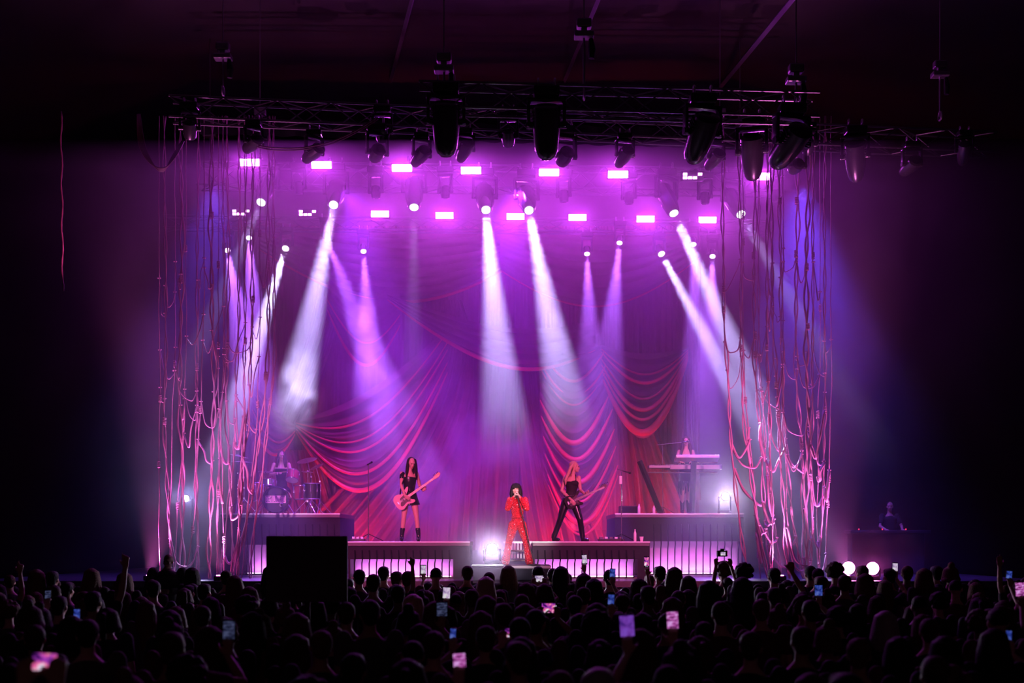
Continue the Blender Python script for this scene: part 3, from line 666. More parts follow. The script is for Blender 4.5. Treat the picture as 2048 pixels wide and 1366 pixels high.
def hang_ropes(R, side, word):
    rnd = random.Random(40+side)
    order = sorted(range(len(R)), key=lambda i: R[i][0]); 
    words_ = ['outermost', 'second', 'third', 'fourth', 'fifth', 'sixth', 'seventh', 'eighth', 'ninth', 'tenth', 'eleventh', 'twelfth', 'thirteenth', 'fourteenth', 'fifteenth', 'sixteenth', 'innermost']
    n = len(R)
    for i, (x0, x1, w) in enumerate(R):
        rank = order.index(i) if side == 0 else n-1-order.index(i)
        wd = 'innermost' if rank == n-1 else words_[rank]
        size = 'thick' if w > 1.25 else ('thin' if w < 0.75 else 'medium')
        D = 24.05+0.16*(i % 5)
        t = thing('hanging_rope', '%s pink rope of the %s rope curtain, %s from its outer edge at the top' % (size, word, wd) if 0 < rank < n-1 else '%s pink rope of the %s rope curtain, its %s one' % (size, word, wd), 'rope', P(x0, 250, D), group='%s curtain of hanging ropes' % word)
        b0 = V(t.location)
        rows = [232+k*24 for k in range(int((1150-232)/24)+1)]+[1157]
        base = [P(xat(R, py, i), py, D+0.05*sin(py/90+i)) for py in rows]
        nst = 2 if w > 0.7 else 1
        for k in range(nst):
            pts = []; rs = []
            fine = smoothpath(base, 5)
            for j, p in enumerate(fine):
                sp = 0.009+0.009*w+0.006*sin(j*0.11+i*2+k*2.2)
                a = j*0.28+k*pi+i
                if nst == 1: sp *= 0.3
                pts.append(p+V((cos(a)*sp+(0.03*w*sin(j*0.05+k*3+i) if k else 0), sin(a)*sp, 0)))
                rs.append((0.005+0.0065*w)*(1+0.25*(j/len(fine)))*(1+0.15*sin(j*0.7+k)))
            s = MB(b0); s.tube(pts, rs, 6); s.build('strand', 'rope_mat', t, smooth=True)
        kn = MB(b0); nk = rnd.randint(1, 3)
        for q in range(nk):
            py = rnd.uniform(380, 1100); p = P(xat(R, py, i), py, D+0.05*sin(py/90+i))
            for z in range(5): kn.torus(p+V((0, 0, 0.03*z-0.06)), 0.018*w**0.5+0.010, 0.011, (rnd.uniform(-.3, .3), 0, 1), 10, sub=5)
        kn.build('knot', 'rope_mat', t, smooth=True)['kind'] = 'stuff'
    # rope lengths tied across
    cnt = 0
    spots = []
    for i in range(n-1):
        a, b = order[i], order[i+1]
        for _ in range(2 if side == 0 else 3):
            spots.append((a, b, rnd.uniform(520, 1130)))
    for _ in range(12 if side == 0 else 22):
        i = rnd.randrange(n-3); spots.append((order[i], order[i+rnd.choice((2, 3))], rnd.uniform(650, 1130)))
    spots.sort(key=lambda s: s[2])
    zones = ((620, 'highest'), (700, 'high up'), (780, 'above half height'), (860, 'below half height'), (930, 'at head height of the keyboard player'), (1000, 'at riser height'), (1070, 'knee high'), (2000, 'at the stage floor'))
    nw = ['first', 'second', 'third', 'fourth', 'fifth', 'sixth', 'seventh', 'eighth', 'ninth', 'tenth', 'eleventh', 'twelfth', 'thirteenth', 'fourteenth', 'fifteenth', 'sixteenth', 'last']
    seen = set()
    for q, (a, b, py) in enumerate(spots):
        dy = rnd.uniform(-70, 70); py2 = min(1150, max(480, py+dy)); D = 24.1+0.05*(q % 9)
        ra = order.index(a); rb = order.index(b); zone = [w for y, w in zones if py < y][0].replace('at head height of the keyboard player', 'waist high over the riser')
        if (ra, rb, zone) in seen: continue
        seen.add((ra, rb, zone))
        sag = rnd.uniform(8, 42); xa, xb = xat(R, py, a), xat(R, py2, b)
        m1 = P(xa+(xb-xa)*0.3+rnd.uniform(-4, 4), py+(py2-py)*0.25+sag, D-0.1); m2 = P(xa+(xb-xa)*0.7+rnd.uniform(-4, 4), py+(py2-py)*0.75+sag*rnd.uniform(0.5, 1), D-0.12)
        pts = smoothpath([P(xa, py-6, D), P(xa+(xb-xa)*0.06, py+2, D-0.05), m1, m2, P(xb-(xb-xa)*0.06, py2+2, D-0.05), P(xb, py2-6, D)], 6)
        s = MB(); s.o = pts[0].copy(); r = rnd.uniform(0.010, 0.020)*(1.5 if py > 850 else 0.75)
        s.tube(pts, [r*(1+0.12*sin(j*1.1)) for j in range(len(pts))], 6)
        for e_ in (pts[1], pts[-2]): s.torus(e_, 0.03, 0.012, (0, 0, 1), 8, sub=4)
        o = s.build('rope_link', 'rope_mat', smooth=True)
        tag(o, 'rope link between %s and %s ropes of the %s curtain, %s' % (nw[ra], nw[min(rb, n-1)] if rb < n-1 else 'last', word, zone), 'rope', '%s curtain of hanging ropes' % word)
hang_ropes(LROPES, 0, 'left'); hang_ropes(RROPES, 1, 'right')
# the lone lit cable far left and a thin one at the right
s = MB(); pts = [P(122+1.5*sin(k*0.9)+k*0.12, 222+k*12, 21.0) for k in range(31)]; s.o = pts[0].copy()
s.tube(pts, [0.012+0.006*(k % 2) for k in range(31)], 6); tag(s.build('hanging_cable', 'rope_mat', smooth=True), 'lone pink-lit cable hanging in the dark far left of the stage', 'cable')
lamp('cable_spill', 'SPOT', P(260, 560, 20.2), P(124, 400, 21.0), 120, (1.0, 0.10, 0.35), spot_size=radians(75), spot_blend=0.5, shadow_soft_size=0.1)
# ------------------------------------------------------------------ people: shared builders
mat('skin_light', (0.62, 0.36, 0.30), 0.5)
mat('skin_tan', (0.42, 0.22, 0.16), 0.5)
mat('skin_dark', (0.16, 0.08, 0.055), 0.5)
mat('hair_black', (0.012, 0.009, 0.010), 0.65, spec=0.2, bump=(70, 0.6))
mat('hair_brown', (0.06, 0.028, 0.016), 0.65, spec=0.2, bump=(70, 0.6))
mat('hair_fair', (0.13, 0.07, 0.04), 0.65, spec=0.2, bump=(70, 0.6))
mat('hair_blonde', (0.62, 0.40, 0.28), 0.45, bump=(70, 0.6))
mat('cloth_black', (0.012, 0.011, 0.014), 0.8)
mat('cloth_navy', (0.02, 0.022, 0.05), 0.8)
mat('cloth_grey', (0.09, 0.08, 0.09), 0.85)
mat('cloth_wine', (0.10, 0.012, 0.03), 0.8)
mat('cloth_white', (0.45, 0.42, 0.45), 0.8)
mat('leather', (0.015, 0.012, 0.02), 0.22)
mat('eye_mat', (0.02, 0.012, 0.01), 0.15)
mat('lip_mat', (0.5, 0.05, 0.06), 0.35)
m_ = mat('sequin_red', (0.80, 0.014, 0.03), 0.22, spec=0.9)
nt = m_.node_tree; vo = nt.nodes.new('ShaderNodeTexVoronoi'); vo.inputs['Scale'].default_value = 55; tcn = nt.nodes.new('ShaderNodeTexCoord')
bp = nt.nodes.new('ShaderNodeBump'); bp.inputs['Strength'].default_value = 1.0; bp.inputs['Distance'].default_value = 0.03
rp = nt.nodes.new('ShaderNodeValToRGB'); rp.color_ramp.interpolation = 'CONSTANT'; rp.color_ramp.elements[0].color = (0.80, 0.014, 0.03, 1); rp.color_ramp.elements[1].position = 0.90; rp.color_ramp.elements[1].color = (0.95, 0.55, 0.6, 1)  # pale cells paint the suit's sparkle into its base colour
q_ = rp.color_ramp.elements.new(0.5); q_.color = (0.55, 0.008, 0.02, 1)
nt.links.new(vo.outputs['Color'], rp.inputs[0]); nt.links.new(rp.outputs[0], nt.nodes['Principled BSDF'].inputs['Base Color'])
nt.links.new(tcn.outputs['Object'], vo.inputs['Vector']); nt.links.new(vo.outputs['Distance'], bp.inputs['Height']); nt.links.new(bp.outputs['Normal'], nt.nodes['Principled BSDF'].inputs['Normal'])

def limb(mb, pts, rads, seg=12):
    mb.rings(pts, rads, seg)
    for p, r in zip(pts, rads):
        r = r if not isinstance(r, tuple) else min(r)
        mb.ball(p, r*0.99, 10, 7)
def rotm(yaw=0, pitch=0, roll=0):    # yaw about z, pitch: + looks up, roll about the view axis
    return (Matrix.Rotation(radians(yaw), 3, 'Z') @ Matrix.Rotation(radians(-pitch), 3, 'X') @ Matrix.Rotation(radians(roll), 3, 'Y'))
def add_head(mb, c, R, s=1.0):       # a head that faces -Y before R
    c = V(c); w = lambda x, y, z: c+R @ (V((x, y, z))*s)
    b = lambda x, y, z, rx, ry, rz: mb.ball(w(x, y, z), (rx*s, ry*s, rz*s), 14, 10, R)
    b(0, 0.012, 0.02, 0.074, 0.095, 0.092); b(0, -0.035, -0.03, 0.058, 0.055, 0.075); b(0, -0.055, -0.085, 0.032, 0.032, 0.026)
    b(0, -0.092, -0.018, 0.011, 0.014, 0.022); b(0, -0.100, -0.03, 0.014, 0.013, 0.010); b(0, -0.080, 0.028, 0.05, 0.014, 0.012)
    b(0, -0.086, -0.056, 0.024, 0.010, 0.009)
    for k in (-1, 1):
        b(k*0.075, 0.01, -0.01, 0.010, 0.022, 0.032); b(k*0.042, -0.065, -0.025, 0.02, 0.02, 0.018)
def add_face(c, R, parent, s=1.0, o=V((0, 0, 0))):
    c = V(c); e = MB(o)
    for k in (-1, 1): e.ball(c+R @ (V((k*0.030, -0.083, 0.006))*s), (0.014*s, 0.008*s, 0.008*s), 10, 6, R)
    e.build('eyes', 'eye_mat', parent, smooth=True)
    l = MB(o); l.ball(c+R @ (V((0, -0.094, -0.057))*s), (0.021*s, 0.007*s, 0.009*s), 10, 6, R); l.build('lips', 'lip_mat', parent, smooth=True)
def add_hand(mb, wrist, d, n, side=1, curl=0.5, s=1.0, spread=0.06, pose=None):
    """d: wrist -> knuckles, n: the way the palm faces, side: thumb side sign along d x n"""
    wrist = V(wrist); d = V(d).normalized(); n = V(n); n = (n-d*n.dot(d)).normalized(); a = d.cross(n)*side
    R = Matrix((a, n, d)).transposed()
    mb.ball(wrist+d*0.045*s, (0.041*s, 0.016*s, 0.052*s), 12, 8, R)
    mb.rings([wrist-d*0.02*s, wrist+d*0.03*s, wrist+d*0.085*s], [(0.024*s, 0.018*s), (0.037*s, 0.016*s), (0.040*s, 0.013*s)], 10, up=a)
    L = (0.070, 0.079, 0.073, 0.057)
    for k in range(4):
        off = (1.5-k)*0.0215; base = wrist+d*(0.084-0.006*abs(k-1.2))*s+a*off*s
        dd = (d+a*(1.5-k)*spread).normalized(); cu = curl if pose is None else pose[k]
        pts = [base]; ang = cu*0.45
        for j, f in enumerate((0.46, 0.30, 0.24)):
            ax = (dd*cos(ang)+n*sin(ang)); pts.append(pts[-1]+ax*L[k]*f*s); ang += cu*1.25
        limb(mb, pts, [0.0096*s, 0.0090*s, 0.0083*s, 0.0072*s], 8)
    tb = wrist+d*0.022*s+a*0.030*s; td = (d*0.75+a*0.75+n*0.25*(0.4+curl)).normalized()
    t1 = tb+td*0.042*s; t2 = t1+(td+n*curl*0.7-a*curl*0.4).normalized()*0.032*s; t3 = t2+(td+n*curl*1.1-a*curl*0.8).normalized()*0.025*s
    limb(mb, [tb, t1, t2, t3], [0.014*s, 0.0115*s, 0.0105*s, 0.009*s], 8)
def ik(s, t, l1, l2, pole):
    s = V(s); t = V(t); d = t-s; L = min(d.length, (l1+l2)*0.995); dn = d.normalized(); t = s+dn*L
    a = (l1*l1-l2*l2+L*L)/(2*L); h = math.sqrt(max(0, l1*l1-a*a))
    p = V(pole)-dn*V(pole).dot(dn); p.normalize()
    return s+dn*a+p*h, t
def arm(mb, sh, el, wr, s=1.0, r=(0.047, 0.040, 0.036, 0.024)):
    sh, el, wr = V(sh), V(el), V(wr)
    limb(mb, [sh, sh.lerp(el, 0.45), el, el.lerp(wr, 0.35), wr], [r[0]*s, r[1]*s, r[2]*s*0.98, r[2]*s, r[3]*s])
def leg(mb, hip, kn, an, s=1.0, toe=None, r=(0.085, 0.072, 0.050, 0.050, 0.034)):
    hip, kn, an = V(hip), V(kn), V(an)
    limb(mb, [hip, hip.lerp(kn, 0.45), kn, kn.lerp(an, 0.35), an], [x*s for x in r])
    if toe is not None:
        toe = V(toe); limb(mb, [an+V((0, 0, -0.03)), an.lerp(toe, 0.6)+V((0, 0, -0.02)), toe], [0.036*s, 0.036*s, 0.028*s], 10)
def torso(mb, pel, waist, chest, neck, w=(0.145, 0.115, 0.15), d=(0.10, 0.085, 0.105), side=(1, 0, 0), s=1.0):
    pel, waist, chest, neck = V(pel), V(waist), V(chest), V(neck)
    mb.rings([pel-V((0, 0, 0.06)), pel, pel.lerp(waist, 0.55), waist, waist.lerp(chest, 0.6), chest, chest.lerp(neck, 0.55), neck],
             [(w[0]*0.8*s, d[0]*0.8*s), (w[0]*s, d[0]*s), ((w[0]+w[1])*0.5*s, (d[0]+d[1])*0.5*s), (w[1]*s, d[1]*s), (w[2]*0.95*s, d[2]*s), (w[2]*1.08*s, d[2]*s), (w[2]*0.62*s, d[2]*0.72*s), (0.05*s, 0.052*s)], 18, up=side)
def seg_copy(names): pass
# ------------------------------------------------------------------ the band
mat('mic_chrome', (0.7, 0.7, 0.75), 0.25, metal=0.9)
mat('mic_black', (0.02, 0.02, 0.022), 0.35)
# --- singer
sx = P(1035, 0, 24.0)
S0 = V((sx.x, 24.0, 1.80))
sg = thing('person', 'person singing in a glittering red jumpsuit with black bobbed hair, legs apart at centre stage', 'person', S0)
Rh = rotm(-6, 6, 4); hc = V((-0.03, -0.02, 1.505))
b = MB(); add_head(b, hc, Rh, 1.0)
limb(b, [(-0.02, 0.0, 1.33), (-0.03, -0.01, 1.44)], [0.05, 0.045])
torso(b, (0, 0, 0.82), (0, 0, 0.97), (0, 0.0, 1.22), (-0.01, 0, 1.36), (0.13, 0.10, 0.13), (0.09, 0.075, 0.09))
EL, ER = V((-0.195, -0.13, 1.13)), V((0.185, -0.13, 1.13)); WL, WR = V((-0.075, -0.175, 1.36)), V((0.045, -0.175, 1.36))
arm(b, (-0.15, 0, 1.31), EL, WL); arm(b, (0.15, 0, 1.31), ER, WR)
add_hand(b, WL, (0.45, 0.0, 0.85), (1, 0.1, -0.4), -1, 0.95); add_hand(b, WR, (-0.5, 0.0, 0.8), (-1, 0.1, -0.4), 1, 0.95)
leg(b, (-0.085, 0, 0.78), (-0.165, -0.03, 0.47), (-0.235, 0, 0.10), 1, (-0.27, -0.13, 0.035)); leg(b, (0.085, 0, 0.78), (0.165, -0.03, 0.47), (0.235, 0, 0.10), 1, (0.27, -0.13, 0.035))
link('body', fused(b, 'body', 'skin_light', 0.0075, 3), sg)
j = MB(); torso(j, (0, 0, 0.80), (0, 0, 0.97), (0, 0.0, 1.22), (-0.01, 0, 1.35), (0.15, 0.108, 0.142), (0.105, 0.085, 0.10))
for sh, el, wr in (((-0.15, 0, 1.31), EL, WL), ((0.15, 0, 1.31), ER, WR)):
    sh, el, wr = V(sh), V(el), V(wr); limb(j, [sh, sh.lerp(el, 0.5), el, el.lerp(wr, 0.5), el.lerp(wr, 0.93)], [0.062, 0.068, 0.062, 0.05, 0.034])
for k in (-1, 1):
    limb(j, [(k*0.08, 0, 0.80), (k*0.125, -0.01, 0.63), (k*0.17, -0.03, 0.47), (k*0.20, -0.01, 0.28), (k*0.238, 0, 0.075)], [0.105, 0.090, 0.070, 0.072, 0.09], 14)
j.ball((0, -0.08, 1.20), (0.10, 0.05, 0.06))
link('jumpsuit', fused(j, 'jumpsuit', 'sequin_red', 0.009, 4), sg)
be = MB(); be.torus((0, 0, 0.955), 0.108, 0.022, (0, 0, 1), 24); be.bbox((0, -0.112, 0.955), (0.06, 0.02, 0.05), 0.006); be.build('belt', 'sequin_red', sg, smooth=True)['label'] = 'glittering red belt with buckle'
h = MB(); h.ball(hc+V((0, 0.03, 0.045)), (0.092, 0.105, 0.092), 16, 12)
for k in range(-6, 7):
    a = k*0.36+pi/2; x, y = 0.088*cos(a), 0.10*sin(a)
    limb(h, [hc+V((x*0.8, y*0.8+0.02, 0.07)), hc+V((x, y+0.01, 0.0)), hc+V((x*1.18, y*1.0+0.01, -0.08)), hc+V((x*1.22, y*0.85, -0.155))], [0.03, 0.03, 0.03, 0.014], 8)
for k in range(-3, 4): limb(h, [hc+V((k*0.018, -0.03, 0.105)), hc+V((k*0.022, -0.092, 0.075)), hc+V((k*0.024, -0.098, 0.036))], [0.022, 0.018, 0.010], 8)
link('hair', fused(h, 'hair', 'hair_black', 0.008, 3), sg)
add_face(hc, Rh, sg)
for k in (-1, 1):
    f = MB(); limb(f, [(k*0.235, 0.03, 0.035), (k*0.25, -0.06, 0.035), (k*0.275, -0.15, 0.03)], [0.04, 0.042, 0.03]); f.box((k*0.24, 0.03, 0.02), (0.05, 0.05, 0.04)); link('boot', fused(f, 'boot', 'sequin_red', 0.01, 3), sg)
# microphone stand held by the singer
ms = thing('microphone_stand', 'slanted black microphone stand held by the singer in red', 'microphone stand', S0+V((0.33, -0.2, 0)))
o0 = V(ms.location)
MB(o0).cyl(S0+V((-0.01, -0.19, 1.40)), S0+V((0.33, -0.2, 0.03)), 0.011).build('pole', 'mic_black', ms, smooth=40)
MB(o0).rings([S0+V((0.33, -0.2, 0.0)), S0+V((0.33, -0.2, 0.015)), S0+V((0.33, -0.2, 0.03))], [0.13, 0.13, 0.03], 20).build('base', 'mic_black', ms)
mc = MB(o0); mc.cyl(S0+V((0.0, -0.19, 1.38)), S0+V((-0.025, -0.165, 1.425)), 0.012, 0.018, 10); mc.ball(S0+V((-0.028, -0.16, 1.435)), 0.024); mc.build('microphone', 'mic_black', ms, smooth=True)

# --- guitars
def closed_smooth(pts, n=5):
    out = []; N = len(pts); q = [V((p[0], p[1], 0)) for p in pts]
    for i in range(N):
        p0, p1, p2, p3 = q[i-1], q[i], q[(i+1) % N], q[(i+2) % N]
        for k in range(n):
            t = k/n; v = 0.5*((2*p1)+(p2-p0)*t+(2*p0-5*p1+4*p2-p3)*t*t+(3*p1-p0-3*p2+p3)*t**3); out.append((v.x, v.y))
    return out
OUT = [(-.17, .0), (-.16, .09), (-.10, .15), (-.02, .145), (.04, .115), (.10, .12), (.19, .165), (.235, .16), (.20, .105), (.13, .055), (.13, -.03), (.16, -.08), (.20, -.12), (.185, -.155), (.12, -.15), (.05, -.12), (-.03, -.145), (-.10, -.155), (-.16, -.10)]
def guitar(label, o, ang, length, bodym, guardm, neckm, tilt=0.0, name='electric_guitar', tuners=4, sc=1.0):
    """o: world point of the body centre; ang: neck angle above the horizontal to the right"""
    t = thing(name, label, 'guitar', o); t.rotation_euler = (0, -radians(ang), 0)
    q = closed_smooth(OUT); q = [(x*sc, z*sc) for x, z in q]
    s = MB(); s.prism(q, -0.02, 0.02); s.prism([(x*0.97, z*0.97) for x, z in q], -0.024, 0.024); s.build('guitar_body', bodym, t)
    g = MB(); g.prism(closed_smooth([(x*sc, z*sc) for x, z in ((-.06, -.02), (-.03, .05), (.07, .075), (.14, .10), (.12, .03), (.11, -.06), (.13, -.11), (.05, -.08), (-.05, -.10), (-.09, -.07))]), -0.029, -0.024); g.build('pickguard', guardm, t)
    n = MB(); n.prism([(0.07, .028), (length-0.17, .021), (length-0.17, -.021), (0.07, -.028)], -0.034, -0.012); n.build('neck', neckm, t)
    hd = MB(); hd.prism(closed_smooth([(length-0.175, .02), (length-0.12, .045), (length-0.02, .05), (length, .02), (length-0.03, -.015), (length-0.1, -.03), (length-0.175, -.022)]), -0.03, -0.014)
    hd.build('headstock', neckm, t)
    for k in range(tuners): MB().rings([(length-0.14+0.036*k, -0.02, 0.05), (length-0.14+0.036*k, -0.02, 0.075)], [0.005, 0.012], 8).build('tuning_peg', 'mic_chrome', t)
    br = MB(); br.bbox((-0.10*sc, -0.03, 0), (0.03, 0.012, 0.07), 0.004); br.build('bridge', 'mic_chrome', t)
    for k in (0.0, 0.06): MB().bbox((0.0+k, -0.032, 0), (0.02, 0.01, 0.07), 0.004).build('pickup', 'mic_black', t)
    st = MB()
    for k in range(4): st.cyl((-0.10, -0.040, -0.02+k*0.0133), (length-0.06, -0.037, -0.013+k*0.009), 0.0012, seg=4)
    st.build('strings', 'mic_chrome', t)
    return t
mat('bass_pink', (0.78, 0.42, 0.48), 0.2); mat('maple', (0.65, 0.36, 0.2), 0.35); mat('guard_dark', (0.05, 0.02, 0.04), 0.25)
# --- bassist
S0 = V((P(819.2, 0, 25.6).x, 25.6, 2.27))
bs = thing('person', 'dark-haired person with bare legs and black boots playing a pale bass guitar', 'person', S0)
Rh = rotm(28, -22, 0); hc = V((0.045, -0.03, 1.67))
b = MB(); add_head(b, hc, Rh)
limb(b, [(0, 0, 1.48), (0.03, -0.01, 1.60)], [0.05, 0.045])
torso(b, (0, 0, 0.95), (-0.01, 0, 1.13), (-0.01, 0, 1.38), (0, 0, 1.51), (0.13, 0.10, 0.135), (0.09, 0.075, 0.09))
g0 = V((-0.13, -0.17, 0.87)); ga = 35; gd = V((cos(radians(ga)), 0, sin(radians(ga))))
wl = V((-0.075, -0.245, 0.965)); el, wl = ik((-0.165, 0, 1.45), wl, 0.29, 0.27, (-1, 0.3, -0.2))
wr = g0+gd*0.50+V((0.02, 0.045, -0.075)); er, wr = ik((0.145, 0, 1.45), wr, 0.29, 0.27, (0.3, 0.2, -1))
arm(b, (-0.165, 0, 1.45), el, wl); arm(b, (0.145, 0, 1.45), er, wr)
add_hand(b, wl, (0.75, 0.05, -0.5), (0, 1, 0.1), -1, 0.5); add_hand(b, wr, (0.35, -0.25, 0.8), (-0.3, -1, 0), 1, 0.9)
leg(b, (-0.085, 0, 0.92), (-0.12, -0.05, 0.50), (-0.165, 0, 0.12)); leg(b, (0.085, 0, 0.92), (0.155, -0.05, 0.50), (0.19, 0, 0.12))
link('body', fused(b, 'body', 'skin_light', 0.0075, 3), bs)
dr = MB(); torso(dr, (0, 0, 0.98), (-0.01, 0, 1.13), (-0.01, 0, 1.36), (0, 0, 1.45), (0.145, 0.108, 0.143), (0.105, 0.083, 0.10))
dr.rings([(0, 0, 1.05), (0, 0, 0.92), (0.01, 0, 0.77)], [(0.14, 0.11), (0.175, 0.14), (0.215, 0.17)], 20, up=(1, 0, 0))
limb(dr, [(-0.15, 0, 1.43), V((-0.165, 0, 1.45)).lerp(el, 0.35)], [0.06, 0.052])
link('dress', fused(dr, 'dress', 'leather', 0.010, 4), bs)
h = MB(); h.ball(hc+V((-0.01, 0.035, 0.04)), (0.092, 0.10, 0.092), 16, 12)
for k in range(-6, 7):
    a = k*0.34+pi/2; x, y = 0.085*cos(a), 0.095*sin(a)
    limb(h, [hc+V((x*0.8, y*0.8+0.02, 0.06)), hc+V((x*1.05, y+0.02, -0.05)), hc+V((x*1.2, y+0.0, -0.18)), hc+V((x*1.3, y*0.9-0.03, -0.30-0.02*(k % 3)))], [0.034, 0.034, 0.034, 0.014], 8)
link('hair', fused(h, 'hair', 'hair_black', 0.009, 3), bs); add_face(hc, Rh, bs)
for kn, an in (((-0.12, -0.05, 0.50), (-0.165, 0, 0.12)), ((0.155, -0.05, 0.50), (0.19, 0, 0.12))):
    f = MB(); kn, an = V(kn), V(an); tp = kn.lerp(an, 0.62)
    limb(f, [tp, an+V((0, 0, 0.02)), an+V((0, -0.01, -0.05))], [0.055, 0.046, 0.045]); limb(f, [an+V((0, 0, -0.065)), an+V((0.0, -0.12, -0.075))], [0.048, 0.038]); f.box(an+V((0, 0.02, -0.1)), (0.06, 0.06, 0.04))
    link('boot', fused(f, 'boot', 'leather', 0.01, 3), bs)
sb = MB(); sb.tube(smoothpath([(-0.2, -0.10, 0.95), (-0.14, -0.12, 1.25), (0.02, 0.03, 1.50), (0.13, 0.02, 1.40), (0.10, -0.14, 1.05)], 6), 0.014, 6); sb.build('strap', 'leather', bs)
guitar('pale pink bass with dark pickguard slung on the dark-haired person, neck up to the right', S0+g0, ga, 0.98, 'bass_pink', 'guard_dark', 'maple', name='bass_guitar', sc=1.08)
# --- guitarist
S0 = V((P(1138.6, 0, 25.6).x, 25.6, 2.27))
gs = thing('person', 'long-haired blonde person in black tank top and shiny trousers playing guitar', 'person', S0)
Rh = rotm(82, -2, 0); hc = V((0.115, -0.02, 1.585))
b = MB(); add_head(b, hc, Rh)
limb(b, [(0.06, 0, 1.40), (0.10, 0, 1.52)], [0.05, 0.045])
torso(b, (0.0, 0, 0.88), (0.045, 0, 1.06), (0.06, 0, 1.30), (0.07, 0, 1.43), (0.125, 0.10, 0.135), (0.10, 0.08, 0.095))
el, er = V((-0.165, -0.03, 1.08)), V((0.235, 0.0, 1.10)); wl, wr = V((0.035, -0.20, 0.88)), V((0.315, -0.16, 1.01))
arm(b, (-0.085, 0, 1.36), el, wl, 1.05); arm(b, (0.205, 0, 1.36), er, wr)
add_hand(b, wl, (0.5, -0.05, -0.75), (0.3, 1, 0), -1, 0.5); add_hand(b, wr, (0.75, -0.3, 0.3), (0, -0.5, 1), 1, 0.9)
leg(b, (-0.07, 0, 0.86), (-0.195, -0.04, 0.46), (-0.33, 0.02, 0.11)); leg(b, (0.09, 0, 0.86), (0.225, -0.06, 0.46), (0.285, 0, 0.10))
link('body', fused(b, 'body', 'skin_light', 0.0075, 3), gs)
tp = MB(); torso(tp, (0.0, 0, 0.92), (0.045, 0, 1.06), (0.06, 0, 1.26), (0.07, 0, 1.33), (0.135, 0.108, 0.14), (0.11, 0.088, 0.103)); tp.ball((0.1, -0.07, 1.24), (0.1, 0.05, 0.06))
for k in (0.0, 0.13): limb(tp, [(k, -0.06, 1.30), (k, 0, 1.41)], [0.022, 0.02])
link('tank_top', fused(tp, 'tank_top', 'cloth_black', 0.009, 3), gs)
tr = MB(); tr.rings([(0.02, 0, 0.98), (0.0, 0, 0.88), (0, 0, 0.80)], [(0.125, 0.10), (0.145, 0.11), (0.12, 0.10)], 16, up=(1, 0, 0))
leg(tr, (-0.07, 0, 0.86), (-0.195, -0.04, 0.46), (-0.33, 0.02, 0.09), 1.12, None, (0.088, 0.08, 0.06, 0.056, 0.05)); leg(tr, (0.09, 0, 0.86), (0.225, -0.06, 0.46), (0.285, 0, 0.09), 1.12, None, (0.088, 0.08, 0.06, 0.056, 0.05))
link('trousers', fused(tr, 'trousers', 'leather', 0.009, 3), gs)
be = MB()
for k in range(22): a = k*2*pi/22; be.ball((0.01+0.148*cos(a), 0.115*sin(a), 0.93-0.06*cos(a*0.5)), 0.012, 8, 6)
be.tube([(0.01+0.145*cos(k*pi/12), 0.112*sin(k*pi/12), 0.93) for k in range(25)], 0.016, 6); be.build('studded_belt', 'mic_chrome', gs, smooth=True)
h = MB(); h.ball(hc+V((-0.03, 0, 0.045)), (0.10, 0.09, 0.088), 16, 12)
for k in range(-5, 6):
    y = k*0.017
    limb(h, [hc+V((-0.04, y, 0.06)), hc+V((-0.095, y*1.1, -0.02)), hc+V((-0.14, y*1.2, -0.14)), hc+V((-0.19-0.01*(k % 3), y*1.3, -0.28)), hc+V((-0.20, y*1.3, -0.36-0.02*(k % 2)))], [0.03, 0.035, 0.036, 0.03, 0.012], 8)
for k in (-1, 1): limb(h, [hc+V((0.03, k*0.07, 0.06)), hc+V((-0.02, k*0.085, -0.05)), hc+V((-0.07, k*0.09, -0.18))], [0.025, 0.028, 0.016], 8)
link('hair', fused(h, 'hair', 'hair_blonde', 0.009, 3), gs); add_face(hc, Rh, gs)
for an, d in (((-0.33, 0.02, 0.11), -1), ((0.285, 0, 0.10), 1)):
    f = MB(); an = V(an); limb(f, [an+V((0, 0, 0.03)), an+V((0.0, 0, -0.055))], [0.05, 0.045]); limb(f, [an+V((0, 0, -0.06)), an+V((0.10, -0.06, -0.07))], [0.045, 0.034]); f.box(an+V((-0.01, 0, -0.085)), (0.05, 0.05, 0.04))
    link('boot', fused(f, 'boot', 'leather', 0.01, 3), gs)
guitar('black electric guitar held low by the blonde person, neck to the right', S0+V((0.06, -0.16, 0.85)), 24, 0.80, 'black_gloss', 'guard_dark', 'guard_dark', tuners=6, sc=0.95)
# --- keyboardist
S0 = V((P(1372, 0, 28.1).x, 28.1, 2.91))
ks = thing('person', 'person with long dark hair in a fringed black skirt playing keyboards on the right riser', 'person', S0)
Rh = rotm(-8, 4, 0); hc = V((-0.005, -0.03, 1.69))
b = MB(); add_head(b, hc, Rh); limb(b, [(0, 0, 1.50), (0, -0.01, 1.62)], [0.05, 0.045])
torso(b, (0, 0, 0.97), (0, 0, 1.15), (0, 0, 1.40), (0, 0, 1.53), (0.13, 0.10, 0.135), (0.09, 0.075, 0.09))
wl, wr = V((-0.20, -0.40, 1.19)), V((0.10, -0.38, 1.19)); el, wl = ik((-0.16, 0, 1.46), wl, 0.28, 0.26, (-0.6, 0.2, -1)); er, wr = ik((0.16, 0, 1.46), wr, 0.28, 0.26, (0.6, 0.2, -1))
arm(b, (-0.16, 0, 1.46), el, wl); arm(b, (0.16, 0, 1.46), er, wr)
add_hand(b, wl, (0.3, -1, 0.0), (0, 0, -1), 1, 0.4); add_hand(b, wr, (-0.1, -1, 0.0), (0, 0, -1), -1, 0.4)
